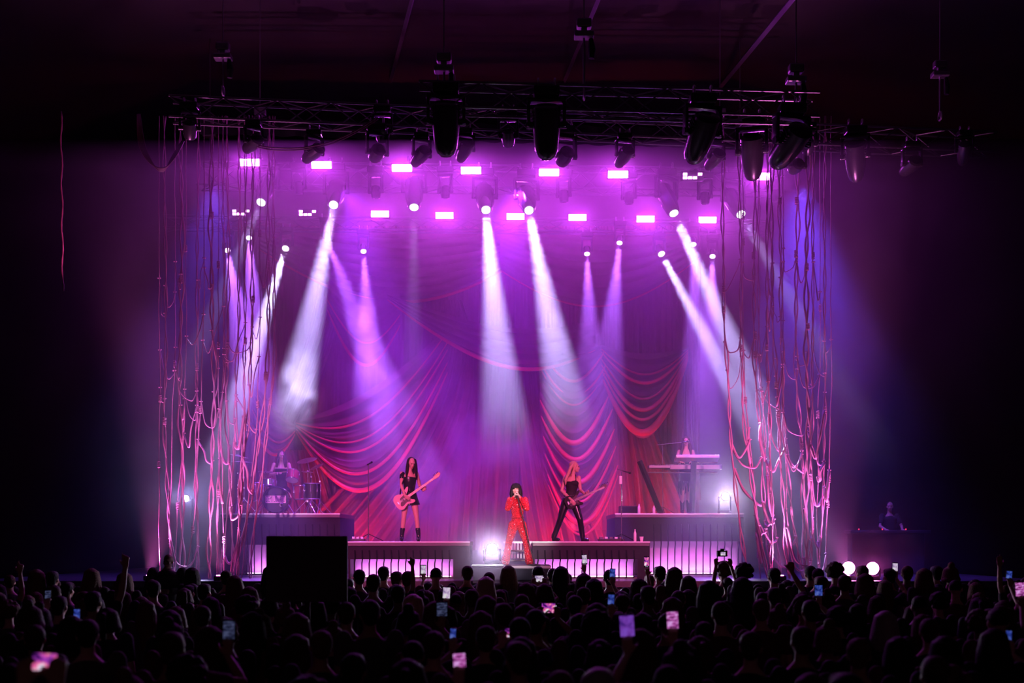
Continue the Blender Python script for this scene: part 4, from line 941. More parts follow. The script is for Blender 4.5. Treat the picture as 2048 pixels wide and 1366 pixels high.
leg(b, (-0.08, 0, 0.92), (-0.09, -0.03, 0.50), (-0.09, 0, 0.11)); leg(b, (0.08, 0, 0.92), (0.075, -0.03, 0.50), (0.06, 0, 0.11))
link('body', fused(b, 'body', 'skin_light', 0.0075, 3), ks)
tp = MB(); torso(tp, (0, 0, 1.0), (0, 0, 1.15), (0, 0, 1.36), (0, 0, 1.42), (0.14, 0.108, 0.143), (0.10, 0.083, 0.098)); tp.ball((0, -0.07, 1.33), (0.11, 0.05, 0.06))
link('top', fused(tp, 'top', 'cloth_black', 0.01, 3), ks)
sk = MB(); sk.rings([(0, 0, 1.10), (0, 0, 0.95), (0, 0, 0.72)], [(0.13, 0.10), (0.16, 0.13), (0.18, 0.15)], 20, up=(1, 0, 0))
rr = random.Random(5)
for k in range(34):
    a = k*2*pi/34; sk.cyl((0.175*cos(a), 0.145*sin(a), 0.76), (0.18*cos(a)+rr.uniform(-.02, .02), 0.15*sin(a), rr.uniform(0.42, 0.62)), 0.016, 0.007, 6)
sk.build('fringed_skirt', 'cloth_black', ks, smooth=50)
h = MB(); h.ball(hc+V((0, 0.035, 0.04)), (0.09, 0.10, 0.092), 16, 12)
for k in range(-6, 7):
    a = k*0.36+pi/2; x, y = 0.085*cos(a), 0.095*sin(a)
    limb(h, [hc+V((x*0.8, y*0.8+0.02, 0.06)), hc+V((x*1.05, y+0.01, -0.05)), hc+V((x*1.25, y*0.9, -0.17)), hc+V((x*1.45, y*0.7, -0.30))], [0.03, 0.03, 0.032, 0.014], 8)
link('hair', fused(h, 'hair', 'hair_brown', 0.009, 3), ks); add_face(hc, Rh, ks)
for x in (-0.09, 0.06):
    f = MB(); limb(f, [(x, 0, 0.30), (x, 0, 0.12), (x, 0, 0.05)], [0.058, 0.046, 0.045]); limb(f, [(x, 0, 0.045), (x, -0.13, 0.035)], [0.045, 0.034]); link('boot', fused(f, 'boot', 'leather', 0.01, 3), ks)
# --- keyboards and their stand
mat('key_white', (0.75, 0.72, 0.75), 0.3); mat('key_black', (0.02, 0.02, 0.02), 0.25); mat('synth_grey', (0.10, 0.09, 0.12), 0.35)
def keyboard(label, px0, px1, py, D, depth, h, under='synth_grey', tilt=0):
    p = P((px0+px1)/2, py, D); w = P(px1, 0, D).x-P(px0, 0, D).x
    t = thing('keyboard', label, 'keyboard', p); t.rotation_euler = (radians(tilt), 0, 0)
    MB().bbox((0, 0, 0), (w, depth, h), 0.012).build('case', under, t)
    k = MB(); n = 36
    for i in range(n): k.box((-w*0.46+w*0.92*(i+0.5)/n, depth*0.22, h/2+0.006), (w*0.92/n*0.92, depth*0.46, 0.012))
    k.build('white_keys', 'key_white', t)
    k = MB()
    for i in range(n-1):
        if i % 7 not in (2, 6): k.box((-w*0.46+w*0.92*(i+1)/n, depth*0.12, h/2+0.016), (w*0.92/n*0.55, depth*0.28, 0.014))
    k.build('black_keys', 'key_black', t)
    MB().bbox((0, -depth*0.25, h/2+0.004), (w*0.9, depth*0.3, 0.01), 0.003).build('control_panel', 'black_gloss', t)
    return t
keyboard('upper keyboard with a bright underside in front of the person in the fringed skirt', 1350, 1437, 917, 27.62, 0.34, 0.075, 'alu', -14)
keyboard('longer lower keyboard under the bright one on the right riser', 1330, 1442, 935, 27.68, 0.36, 0.11)
ksd = thing('keyboard_stand', 'black keyboard stand of one leaning and one upright plank', 'stand', (P(1350, 0, 27.6).x, 27.6, 2.91)); o0 = V(ksd.location)
for a, bb in (((1279, 922), (1321, 1025)), ((1388, 922), (1383, 1025))):
    A, B = P(a[0], a[1], 27.42), P(bb[0], bb[1], 27.6); A.y = 27.42; B.z = 2.93
    MB(o0).rings([A, B], [(0.062, 0.03), (0.062, 0.03)], 4, up=(1, 0, 0)).build('plank', 'black_paint', ksd)
    MB(o0).bbox((B.x, 27.7, 2.93), (0.10, 0.5, 0.04), 0.01).build('foot', 'black_paint', ksd)
for y in (923, 943):
    A = P(1296 if y > 930 else 1384, y, 27.5); B = P(1436, y, 27.5); MB(o0).bbox(((A.x+B.x)/2, 27.6, A.z-0.02), (B.x-A.x, 0.05, 0.03), 0.005).build('arm', 'black_paint', ksd)
mx = thing('mixer', 'small dark mixer on the left end of the keyboard stand', 'mixer', P(1318, 934, 27.55)); 
MB().bbox((0, 0, 0), (0.50, 0.3, 0.07), 0.01).build('case', 'synth_grey', mx)
q = MB(); [q.cyl((-0.2+0.05*i, -0.1+0.06*jj, 0.035), (-0.2+0.05*i, -0.1+0.06*jj, 0.055), 0.008) for i in range(9) for jj in range(4)]; q.build('knobs', 'mic_chrome', mx)
# --- microphone stands
def mic_stand(label, base, top, boom=None, m='mic_black'):
    t = thing('microphone_stand', label, 'microphone stand', base); o0 = V(base)
    MB(o0).cyl(base, top, 0.010).build('pole', 'mic_chrome', t, smooth=40)
    for k in range(3):
        a = k*2*pi/3+0.5; MB(o0).cyl(V(base)+V((0, 0, 0.16)), V(base)+V((0.34*cos(a), 0.34*sin(a), 0.012)), 0.009).build('leg', m, t)
    tip = V(top)
    if boom: MB(o0).cyl(boom[0], boom[1], 0.008).build('boom', 'mic_chrome', t, smooth=40); tip = V(boom[1]); d = (tip-V(boom[0])).normalized()
    else: d = V((0.4, 0.6, 0.3)).normalized()
    mc = MB(o0); mc.cyl(tip-d*0.05, tip+d*0.09, 0.012, 0.018, 10); mc.ball(tip+d*0.11, 0.025); mc.build('microphone', 'mic_black', t, smooth=True)
    return t
p = P(1243, 0, 25.4); mic_stand('microphone stand on the right platform beside the blonde person, head height', (p.x, 25.4, 2.27), P(1243, 944, 25.4), (P(1234, 938, 25.4), P(1250, 943, 25.35)))
MB_ = MB(P(1241, 958, 25.35)); MB_.cyl(P(1241, 968, 25.36), P(1241, 952, 25.36), 0.035, seg=12); tag(MB_.build('drink_can', 'milky'), 'pale cup clipped to the right platform microphone stand', 'cup')
p = P(737, 0, 25.6); mic_stand('tall thin microphone stand left of the bass player', (p.x, 25.6, 2.27), P(737, 928, 25.6))
p = P(1325, 0, 28.0); mic_stand('boom microphone stand reaching across to the keyboard player', (p.x, 27.95, 2.91), P(1325, 891, 27.9), (P(1313, 890, 27.85), P(1368, 884, 27.8)))
# --- small things on the platforms
def bottle(label, px, D, zb, h=0.22, r=0.033, m='milky', name='water_bottle'):
    p = P(px, 0, D); t = thing(name, label, 'bottle', (p.x, D, zb))
    MB().rings([(0, 0, 0), (0, 0, 0.01), (0, 0, h*0.65), (0, 0, h*0.85), (0, 0, h*0.93)], [r*0.9, r, r, r*0.45, r*0.42], 14).build('bottle_body', m, t, smooth=40)
    MB().cyl((0, 0, h*0.93), (0, 0, h), r*0.48, seg=12).build('cap', 'key_white', t)
bottle('water bottle in front of the dark box on the keyboard riser', 1278, 27.6, 2.91); bottle('water bottle at the foot of the leaning keyboard plank', 1308, 27.6, 2.91, 0.18)
bottle('tall pale bottle on the right end of the guitarist platform', 1270, 25.3, 2.27, 0.26, 0.03)
p = P(1283, 0, 25.3); t = thing('paper_cup', 'white paper cup at the right end of the guitarist platform', 'cup', (p.x, 25.3, 2.27)); MB().rings([(0, 0, 0), (0, 0, 0.1)], [0.03, 0.042], 14).build('cup_wall', 'milky', t); MB().torus((0, 0, 0.1), 0.042, 0.003, (0, 0, 1), 14).build('rim', 'key_white', t)
p = P(1256, 0, 27.9); t = thing('amplifier', 'low dark box at the left end of the keyboard riser', 'amplifier', (p.x, 27.9, 2.91)); MB().bbox((0, 0, 0.09), (0.42, 0.3, 0.18), 0.012).build('case', 'black_paint', t); MB().box((0, -0.153, 0.09), (0.36, 0.006, 0.13)).build('grille', 'black_cloth', t)
p = P(1222, 0, 25.3); t = thing('pedalboard', 'low pedalboard lying on the platform right of the blonde person', 'pedalboard', (p.x, 25.3, 2.27)); MB().bbox((0, 0, 0.03), (0.56, 0.3, 0.05), 0.01).build('board', 'black_metal', t)
for k in range(5): MB().bbox((-0.21+0.105*k, 0, 0.075), (0.07, 0.11, 0.04), 0.006).build('pedal', 'alu' if k % 2 else 'synth_grey', t)
p = P(716, 0, 25.4); t = thing('pedalboard', 'small pedalboard at the left end of the bass platform', 'pedalboard', (p.x, 25.4, 2.27)); MB().bbox((0, 0, 0.03), (0.3, 0.22, 0.05), 0.01).build('board', 'black_metal', t)
for k in range(3): MB().bbox((-0.09+0.09*k, 0, 0.075), (0.06, 0.1, 0.04), 0.006).build('pedal', 'alu', t)

# --- drum kit
mat('drum_shell', (0.28, 0.03, 0.07), 0.2); mat('drum_head', (0.85, 0.8, 0.85), 0.4); mat('drum_black', (0.010, 0.008, 0.016), 0.6); mat('cymbal_mat', (0.85, 0.68, 0.6), 0.4, metal=0.3); mat('logo_pink', (0.85, 0.40, 0.52), 0.5)
RZ = 2.91
def drum(label, c, axis, r, depth, name='drum', lugs=8, headm='drum_head', legs=0, shellm='drum_shell'):
    c = V(c); ax = V(axis).normalized(); t = thing(name, label, 'drum', c)
    MB().rings([-ax*depth/2, ax*depth/2], [r, r], 32).build('shell', shellm, t, smooth=40)
    MB().rings([ax*(depth/2+0.001), ax*(depth/2+0.006)], [r*0.97, r*0.97], 32).build('batter_head', headm, t)
    MB().rings([-ax*(depth/2+0.001), -ax*(depth/2+0.006)], [r*0.97, r*0.97], 32).build('resonant_head', headm, t)
    for s_ in (-1, 1): MB().torus(ax*s_*depth/2, r*1.0, 0.010, ax, 32).build('hoop', 'mic_chrome', t, smooth=True)
    q = ax.orthogonal().normalized(); l = MB()
    for k in range(lugs):
        v = Quaternion(ax, 2*pi*k/lugs) @ q; l.cyl(v*(r+0.012)-ax*depth*0.45, v*(r+0.012)+ax*depth*0.45, 0.006, seg=6); l.ball(v*(r+0.012), 0.014, 8, 6)
    l.build('lugs', 'mic_chrome', t, smooth=True)
    for k in range(legs):
        a = 2*pi*k/legs+0.6; x, y = (r+0.02)*cos(a), (r+0.02)*sin(a); MB().cyl((x, y, -depth*0.2), (x*1.05, y*1.05, RZ-c.z+0.01), 0.008).build('leg', 'mic_chrome', t)
    return t
bd = drum('big bass drum facing the audience with a pink lettered band on its dark head', P(555, 1000, 28.1), (0, 1, 0), 0.29, 0.42, 'bass_drum', 10, 'drum_black')
MB().torus((0, -0.21, 0), 0.292, 0.022, (0, 1, 0), 40).build('front_hoop', 'drum_black', bd, smooth=True)
MB().box((0, -0.2195, 0.01), (0.47, 0.004, 0.17)).build('logo_band', 'logo_pink', bd)['label'] = 'pink band with tall dark lettering'
fc = bpy.data.curves.new('lettering', 'FONT'); fc.body = 'DEMI LOVATO'; fc.size = 0.17; fc.align_x = 'CENTER'; fc.align_y = 'CENTER'; fc.extrude = 0.002; fc.materials.append(M['drum_black'])
fo = bpy.data.objects.new('tmp', fc); col.objects.link(fo); bpy.context.view_layer.update(); me_ = bpy.data.meshes.new_from_object(fo.evaluated_get(bpy.context.evaluated_depsgraph_get())); bpy.data.objects.remove(fo); me_.name = 'lettering'
me_.materials.clear(); me_.materials.append(M['drum_black'])
fo = bpy.data.objects.new('lettering', me_); col.objects.link(fo); fo.parent = bd; fo.location = (0, -0.224, 0.01); fo.rotation_euler = (pi/2, 0, 0)
bpy.context.view_layer.update(); w_ = fo.dimensions.x; h_ = fo.dimensions.y; fo.scale = (0.44/w_, 0.145/max(h_, .01), 1)
MB().torus((0.13, -0.222, -0.12), 0.035, 0.006, (0, 1, 0), 16).build('port_ring', 'mic_chrome', bd)
for s_ in (-1, 1): MB().cyl((s_*0.27, -0.1, -0.1), (s_*0.42, -0.2, RZ-bd.location.z+0.01), 0.009).build('spur', 'mic_chrome', bd)
drum('rack tom tilted above the bass drum, showing its pale underside', P(585, 952, 28.2), (0.05, 0.45, 0.9), 0.15, 0.22, 'rack_tom', 6, legs=0)
drum('floor tom at the right end of the drum kit', P(624, 982, 28.2), (0.02, -0.05, 1), 0.19, 0.36, 'floor_tom', 8, legs=3, shellm='drum_black')
drum('second floor tom close behind the bass drum on the right', P(602, 985, 28.6), (0, 0, 1), 0.17, 0.32, 'floor_tom', 8, legs=3)
drum('pale tall drum standing left of the bass drum', P(513, 984, 28.2), (0, 0, 1), 0.15, 0.42, 'floor_tom', 8, legs=3)
drum('snare drum behind the left of the bass drum', P(538, 966, 28.6), (0, 0.1, 1), 0.17, 0.14, 'snare_drum', 8, legs=3, shellm='mic_chrome')
def cymbal(label, px, py, D, r, tilt=(0, 0), off=0.0, lean=0.0):
    p = P(px, py, D); t = thing('cymbal_stand', label, 'cymbal', (p.x+lean, D, RZ)); h = p.z-RZ; top = V((-lean, 0, h))
    n = V((tilt[0], tilt[1], 1)).normalized()
    MB().rings([top+n*0.0, top+n*0.008, top+n*0.02, top+n*0.032], [r, r*0.55, r*0.2, r*0.06], 28).build('cymbal', 'cymbal_mat', t, smooth=50)
    MB().cyl((0, 0, 0.25), (0, 0, h*0.72), 0.012).build('pole', 'mic_chrome', t, smooth=40); MB().cyl((0, 0, h*0.70), top+n*0.05, 0.009).build('rod', 'mic_chrome', t, smooth=40)
    for k in range(3): a = k*2*pi/3+px; MB().cyl((0, 0, 0.35), (0.30*cos(a), 0.30*sin(a), 0.012), 0.009).build('leg', 'mic_chrome', t)
    w = MB(); [w.bbox((0, 0, h*f), (0.045, 0.045, 0.05), 0.01) for f in (0.3, 0.5, 0.7)]; w.build('clamp', 'mic_chrome', t)['kind'] = 'stuff'
cymbal('highest cymbal at the left end of the drum kit, tilted', 476, 912, 28.3, 0.25, (0.22, -0.05))
cymbal('large flat cymbal just below the highest one, left of the kit', 484, 924, 28.0, 0.28, (0.07, -0.05), lean=0.05)
cymbal('small hi-hat cymbal left of the drummer', 531, 944, 28.5, 0.18, (0.0, 0.1))
cymbal('high cymbal tilted to the drummer at the right of the kit', 614, 921, 28.5, 0.24, (-0.25, 0.15), lean=0.1)
cymbal('small cymbal below the high right one', 615, 944, 28.1, 0.14, (0.05, 0.1))
cymbal('thin cymbal at the far right end of the drum kit', 633, 934, 28.9, 0.18, (-0.5, 0.1), lean=0.08)
# --- drummer
S0 = V((P(563, 0, 28.95).x, 28.95, RZ))
ds = thing('person', 'person with long dark hair drumming behind the bass drum on the left riser', 'person', S0)
Rh = rotm(22, -10, 4); hc = V((0.01, -0.06, 1.42))
b = MB(); add_head(b, hc, Rh); limb(b, [(0, -0.03, 1.24), (0.005, -0.05, 1.36)], [0.05, 0.045])
torso(b, (0, 0.02, 0.62), (0, 0.0, 0.82), (0, -0.03, 1.12), (0, -0.03, 1.27), (0.14, 0.11, 0.14), (0.10, 0.085, 0.095))
el, er = V((-0.25, -0.08, 0.97)), V((0.27, -0.1, 0.96)); wl, wr = V((-0.03, -0.28, 0.99)), V((0.24, -0.33, 1.04))
arm(b, (-0.175, -0.02, 1.21), el, wl, 1.05); arm(b, (0.175, -0.02, 1.21), er, wr, 1.05)
add_hand(b, wl, (0.6, -0.6, 0.1), (0, 0, -1), -1, 1.0); add_hand(b, wr, (0.1, -0.8, 0.4), (0, 0, -1), 1, 1.0)
leg(b, (-0.1, -0.02, 0.60), (-0.2, -0.40, 0.56), (-0.2, -0.45, 0.10), 1, (-0.2, -0.6, 0.04)); leg(b, (0.1, -0.02, 0.60), (0.24, -0.40, 0.56), (0.2, -0.48, 0.10), 1, (0.2, -0.62, 0.04))
link('body', fused(b, 'body', 'skin_light', 0.0075, 3), ds)
tp = MB(); torso(tp, (0, 0.02, 0.60), (0, 0.0, 0.82), (0, -0.03, 1.10), (0, -0.03, 1.18), (0.155, 0.12, 0.148), (0.11, 0.093, 0.103)); link('top', fused(tp, 'top', 'cloth_black', 0.01, 3), ds)
tr = MB(); leg(tr, (-0.1, -0.02, 0.60), (-0.2, -0.40, 0.56), (-0.2, -0.45, 0.12), 1.15); leg(tr, (0.1, -0.02, 0.60), (0.24, -0.40, 0.56), (0.2, -0.48, 0.12), 1.15); link('trousers', fused(tr, 'trousers', 'cloth_black', 0.011, 3), ds)
h = MB(); h.ball(hc+V((-0.01, 0.035, 0.04)), (0.092, 0.10, 0.092), 16, 12)
for k in range(-6, 7):
    a = k*0.36+pi/2; x, y = 0.085*cos(a), 0.095*sin(a)
    limb(h, [hc+V((x*0.8, y*0.8+0.02, 0.06)), hc+V((x*1.05, y+0.01, -0.05)), hc+V((x*1.2, y*0.9, -0.17)), hc+V((x*1.3, y*0.8, -0.28))], [0.03, 0.03, 0.032, 0.014], 8)
link('hair', fused(h, 'hair', 'hair_brown', 0.009, 3), ds); add_face(hc, Rh, ds)
for nm, a, d in (('left', wl+V((0.03, -0.06, 0.01)), V((0.5, -0.35, 0.02))), ('right', wr+V((0.01, -0.07, 0.02)), V((0.0, -0.25, 0.25)))):
    s = MB(S0+a); s.cyl(S0+a-d*0.2, S0+a+d*0.8, 0.008, 0.005); tag(s.build('drumstick', 'maple'), 'drumstick in the hand of the drummer over the ' + ('snare drum' if nm == 'left' else 'rack tom'), 'drumstick')
dt = thing('drum_stool', 'round drum stool under the drummer', 'stool', S0+V((0, 0.04, 0))); MB().rings([(0, 0, 0.46), (0, 0, 0.52)], [0.17, 0.16], 20).build('seat', 'black_paint', dt)
MB().cyl((0, 0, 0.1), (0, 0, 0.46), 0.02).build('post', 'mic_chrome', dt)
for k in range(3): MB().cyl((0, 0, 0.25), (0.25*cos(k*2.1), 0.25*sin(k*2.1), 0.01), 0.011).build('leg', 'mic_chrome', dt)
# ------------------------------------------------------------------ the crowd
crnd = random.Random(11)
SKINS = ['skin_light', 'skin_tan', 'skin_light', 'skin_dark']
TOPS = [('cloth_black', 'black'), ('cloth_navy', 'navy'), ('cloth_grey', 'grey'), ('cloth_wine', 'wine red'), ('cloth_black', 'black')]
def crowd_body(pose, wide=1.0, tR=None, tL=None):
    """a standing person facing +Y (the stage), 1.72 m tall; returns (skin MB, top MB, trousers MB, head centre)"""
    hc = V((0, 0.02, 1.60)); R = Matrix.Rotation(pi, 3, 'Z')
    b = MB(); add_head(b, hc, R); limb(b, [(0, 0, 1.42), (0, 0.01, 1.54)], [0.056, 0.052])
    torso(b, (0, 0, 0.92), (0, 0, 1.08), (0, 0, 1.34), (0, 0, 1.47), (0.14*wide, 0.12*wide, 0.15*wide), (0.10, 0.09, 0.10))
    t = MB(); torso(t, (0, 0, 0.90), (0, 0, 1.08), (0, 0, 1.34), (0, 0, 1.45), (0.165*wide, 0.145*wide, 0.165*wide), (0.125, 0.115, 0.118))
    for k, tgt in ((-1, tL), (1, tR)):
        sh = V((k*0.185*wide, 0, 1.415))
        if tgt is None: el, wr, d, n, cu = V((k*0.235*wide, -0.02, 1.11)), V((k*0.225*wide, 0.10, 0.87)), (0, 0.25, -1), (-k, 0, 0), 0.35
        else:
            el, wr = ik(sh, tgt[0], 0.30, 0.27, tgt[2] if len(tgt) > 2 else (k*0.8, -0.1, -0.6)); d, n, cu = tgt[1], (-k, 0.3, 0), (tgt[3] if len(tgt) > 3 else 0.8)
        arm(b, sh, el, wr)
        if tgt is not None and len(tgt) > 4: add_hand(b, wr, d, tgt[4], k, pose=tgt[5], curl=0.8)
        else: add_hand(b, wr, d, n, k, cu)
        limb(t, [sh, sh.lerp(el, 0.6)], [0.068, 0.056])
    p = MB()
    p.rings([(0, 0, 0.98), (0, 0, 0.90), (0, 0, 0.80)], [(0.14*wide, 0.11), (0.16*wide, 0.125), (0.13*wide, 0.11)], 14, up=(1, 0, 0))
    for k in (-1, 1): leg(b, (k*0.09, 0, 0.85), (k*0.11, 0.01, 0.47), (k*0.12, 0, 0.10), 1, (k*0.13, 0.14, 0.035)); leg(p, (k*0.09, 0, 0.85), (k*0.11, 0.01, 0.47), (k*0.12, 0, 0.08), 1.15)
    return b, t, p
_bodies = {}
def body_meshes(key, **kw):
    if key not in _bodies:
        b, t, p = crowd_body(key, **kw)
        _bodies[key] = (fused(b, 'body', 'skin_light', 0.013, 2, 0.55), fused(t, 'top', 'cloth_black', 0.018, 4, 0.5), fused(p, 'trousers', 'cloth_navy', 0.02, 3, 0.5))
    return _bodies[key]
HC = V((0, 0.02, 1.60))
def hair_mesh(kind):
    if ('hair', kind) in _bodies: return _bodies[('hair', kind)]
    h = MB(); vx = 0.011
    if kind == 'short': h.ball(HC+V((0, -0.022, 0.035)), (0.085, 0.098, 0.088), 16, 12); h.ball(HC+V((0, -0.06, -0.03)), (0.066, 0.045, 0.06)); h.ball(HC+V((0, 0.05, 0.075)), (0.06, 0.045, 0.04))
    elif kind == 'cropped': h.ball(HC+V((0, -0.020, 0.030)), (0.079, 0.093, 0.084), 16, 12)
    elif kind == 'curly':
        r = random.Random(3)
        for _ in range(75):
            a, z = r.uniform(0, 2*pi), r.uniform(-0.55, 1); q = math.sqrt(max(0, 1-z*z)); d = V((q*cos(a), q*sin(a), z))
            if d.y > 0.45 and d.z < 0.5: continue
            h.ball(HC+V((0, -0.02, 0.045))+V((d.x*0.112, d.y*0.112, d.z*0.112)), 0.03, 8, 6)
        h.ball(HC+V((0, -0.03, 0.04)), 0.105)
    else:
        h.ball(HC+V((0, -0.025, 0.035)), (0.088, 0.10, 0.092), 16, 12)
        L = {'long': 0.42, 'bob': 0.17, 'wavy': 0.36, 'ponytail': 0.06, 'bun': 0.05}[kind]
        for k in range(-5, 6):
            a = k*0.36-pi/2; x, y = 0.083*cos(a), 0.093*sin(a); wv = 0.018*sin(k*2.1) if kind == 'wavy' else 0.004*sin(k*5)
            sp = 1.35 if kind == 'wavy' else 1.15
            limb(h, [HC+V((x*0.8, y*0.8-0.02, 0.06)), HC+V((x*1.08, y*1.0-0.01, -0.05)), HC+V((x*sp+wv, y*1.05-0.02, -0.05-L*0.45)), HC+V((x*sp*1.08-wv, y*1.0-0.03, -0.04-L*(1+0.05*(k % 3))))], [0.034, 0.036, 0.038, 0.016], 8)
        if kind == 'ponytail': limb(h, [HC+V((0, -0.11, 0.07)), HC+V((0, -0.17, 0.05)), HC+V((0, -0.19, -0.08)), HC+V((0.01, -0.16, -0.25))], [0.025, 0.036, 0.038, 0.012], 10)
        if kind == 'bun': h.ball(HC+V((0, -0.07, 0.135)), (0.05, 0.05, 0.045))
    _bodies[('hair', kind)] = fused(h, 'hair', 'hair_black', vx, 2 if kind == 'curly' else 3, 0.6)
    return _bodies[('hair', kind)]
def with_mat(me, m, key):
    k = (me.name, m)
    if k not in _bodies:
        c = me.copy(); c.materials.clear(); c.materials.append(M[m]); c.name = key; _bodies[k] = c
    return _bodies[k]
CROWD = []
def person(x, D, hgt, hair, hairc, top, skin, pose=('down', {}), rot=0.0, tilt=0.0, wide=1.0, hold='', z0=0.0):
    s = hgt/1.745
    o = bpy.data.objects.new('person', None); col.objects.link(o); o.location = (x, D, z0); o.rotation_euler = (0, tilt, radians(rot)); o.scale = (s, s, s); o['category'] = 'person'
    b, t, p = body_meshes((pose[0], wide), wide=wide, **pose[1])
    link('body', with_mat(b, skin, 'body'), o); link('top', with_mat(t, top[0], 'top'), o); link('trousers', with_mat(p, 'cloth_navy' if top[1] != 'navy' else 'cloth_black', 'trousers'), o)
    if hair != 'bald': link('hair', with_mat(hair_mesh(hair), hairc, 'hair'), o)
    CROWD.append(dict(o=o, x=x, D=D, hair=hair, hc=hairc, top=top[1], pose=pose[0], hold=hold, px=1024+F*x/D))
    return o

# --- phones and cameras held up: (px, py, w px, h px, depth, glow colour, what the screen shows)
def screen_mat(name, cols, strength, stripes=0.0):
    m = bpy.data.materials.new(name); m.use_nodes = True; nt = m.node_tree; b = nt.nodes['Principled BSDF']; b.inputs['Base Color'].default_value = (0.01, 0.01, 0.012, 1); b.inputs['Roughness'].default_value = 0.15
    tc = nt.nodes.new('ShaderNodeTexCoord'); mp = nt.nodes.new('ShaderNodeMapping'); mp.inputs['Scale'].default_value = (9, 0, 22 if stripes else 7)
    n = nt.nodes.new('ShaderNodeTexNoise'); n.inputs['Scale'].default_value = 2.6; n.inputs['Detail'].default_value = 2
    r = nt.nodes.new('ShaderNodeValToRGB'); e = r.color_ramp.elements; e[0].position = 0.36; e[0].color = (*cols[0], 1); e[1].position = 0.64; e[1].color = (*cols[-1], 1)
    for i, c in enumerate(cols[1:-1]): q = e.new(0.36+0.28*(i+1)/(len(cols)-1)); q.color = (*c, 1)
    nt.links.new(tc.outputs['Object'], mp.inputs[0]); nt.links.new(mp.outputs[0], n.inputs['Vector']); nt.links.new(n.outputs['Fac'], r.inputs[0]); nt.links.new(r.outputs[0], b.inputs['Emission Color']); b.inputs['Emission Strength'].default_value = strength
    M[name] = m
screen_mat('screen_stage', [(0.02, 0.0, 0.05), (0.35, 0.04, 0.5), (0.9, 0.12, 0.3), (0.9, 0.8, 1)], 0.9)
screen_mat('screen_violet', [(0.08, 0.02, 0.3), (0.25, 0.06, 0.6), (0.3, 0.1, 0.8)], 0.55)
screen_mat('screen_blue', [(0.01, 0.02, 0.12), (0.05, 0.1, 0.7), (0.2, 0.3, 1.0)], 0.4)
screen_mat('screen_pale', [(0.35, 0.25, 0.5), (0.8, 0.6, 0.9), (1, 1, 1)], 0.65)
screen_mat('screen_stripes', [(0.01, 0.0, 0.02), (0.6, 0.1, 0.5), (0.9, 0.45, 1.0)], 0.7, 1)
screen_mat('screen_dim', [(0.0, 0.0, 0.01), (0.05, 0.06, 0.15), (0.12, 0.14, 0.3)], 0.4, 1)
mat('icon_white', (0.1, 0.1, 0.1), 0.4, emit=(0.85, 0.85, 1.0), estr=1.2)
PH = [ # px, py, w, h (phone body in px at that depth), depth, screen, side, label words
    (154, 1229, 13, 24, 11.0, 'screen_blue', 1, 'blue-screened phone held upright in the dark left crowd'),
    (90, 1324, 60, 36, 5.0, 'screen_stage', 1, 'nearest phone, held sideways low at the bottom left, filming'),
    (458, 1262, 24, 44, 8.0, 'screen_dim', 1, 'dim phone with faint blue stripes left of the black board'),
    (847, 1140, 11, 20, 19.0, 'screen_pale', -1, 'tiny pale phone in front of the bassist platform light'),
    (893, 1187, 15, 27, 14.0, 'screen_pale', 1, 'upright pale-screened phone left of the singer, over the heads'),
    (884, 1220, 22, 34, 11.0, 'screen_dim', 1, 'dim phone showing faint grey lines below the pale one'),
    (1078, 1158, 20, 14, 17.0, 'screen_pale', 1, 'white-screened phone held sideways just below the singer\'s feet'),
    (1097, 1216, 33, 20, 11.5, 'screen_stage', 1, 'purple phone held sideways right of the singer, filming the band'),
    (1022, 1266, 31, 18, 9.5, 'screen_stage', -1, 'pink and violet phone held sideways between the central heads'),
    (906, 1268, 12, 24, 9.5, 'screen_blue', -1, 'narrow blue phone seen edge-on left of the central heads'),
    (919, 1322, 26, 34, 7.0, 'screen_stripes', 1, 'blurred purple phone low in the centre-left foreground'),
    (1254, 1254, 30, 52, 7.5, 'screen_violet', -1, 'large blurred violet phone held upright right of the centre'),
    (1345, 1242, 24, 42, 8.5, 'screen_stripes', 1, 'bright pink-striped phone held upright right of the violet one'),
    (1222, 1200, 13, 24, 12.0, 'screen_blue', -1, 'small blue phone above the large violet one'),
    (1225, 1147, 11, 19, 17.0, 'screen_blue', 1, 'blue phone between two dark heads below the guitarist platform'),
    (1169, 1119, 10, 20, 19.0, 'screen_pale', 1, 'upright phone raised over the heads in front of the guitarist'),
    (1293, 1124, 10, 21, 18.5, 'screen_stage', -1, 'upright phone raised before the right end of the guitarist platform'),
    (1637, 1182, 16, 26, 14.0, 'screen_blue', 1, 'bright blue phone below the right rope curtain'),
    (1790, 1135, 11, 19, 18.0, 'screen_pale', 1, 'white-blue phone right of the two pink lamps'),
    (2018, 1150, 12, 18, 15.0, 'screen_blue', -1, 'blue phone near the right edge of the picture'),
    (2040, 1180, 20, 34, 12.0, 'screen_stripes', -1, 'purple-streaked phone at the far right edge'),
    (2017, 1272, 12, 24, 9.0, 'screen_blue', 1, 'small deep-blue phone low at the right'),
    (96, 1190, 12, 20, 13.0, 'screen_dim', -1, 'dim phone among the pink-lit heads at the far left'),
]
def inv(o_loc, s, rz, p): return (Matrix.Rotation(-radians(rz), 3, 'Z') @ (V(p)-V(o_loc)))*(1/s)
HAIRS = ['short', 'short', 'long', 'long', 'bob', 'curly', 'ponytail', 'bun', 'wavy', 'cropped']
HCOL = ['hair_black', 'hair_black', 'hair_black', 'hair_brown', 'hair_brown', 'hair_fair']
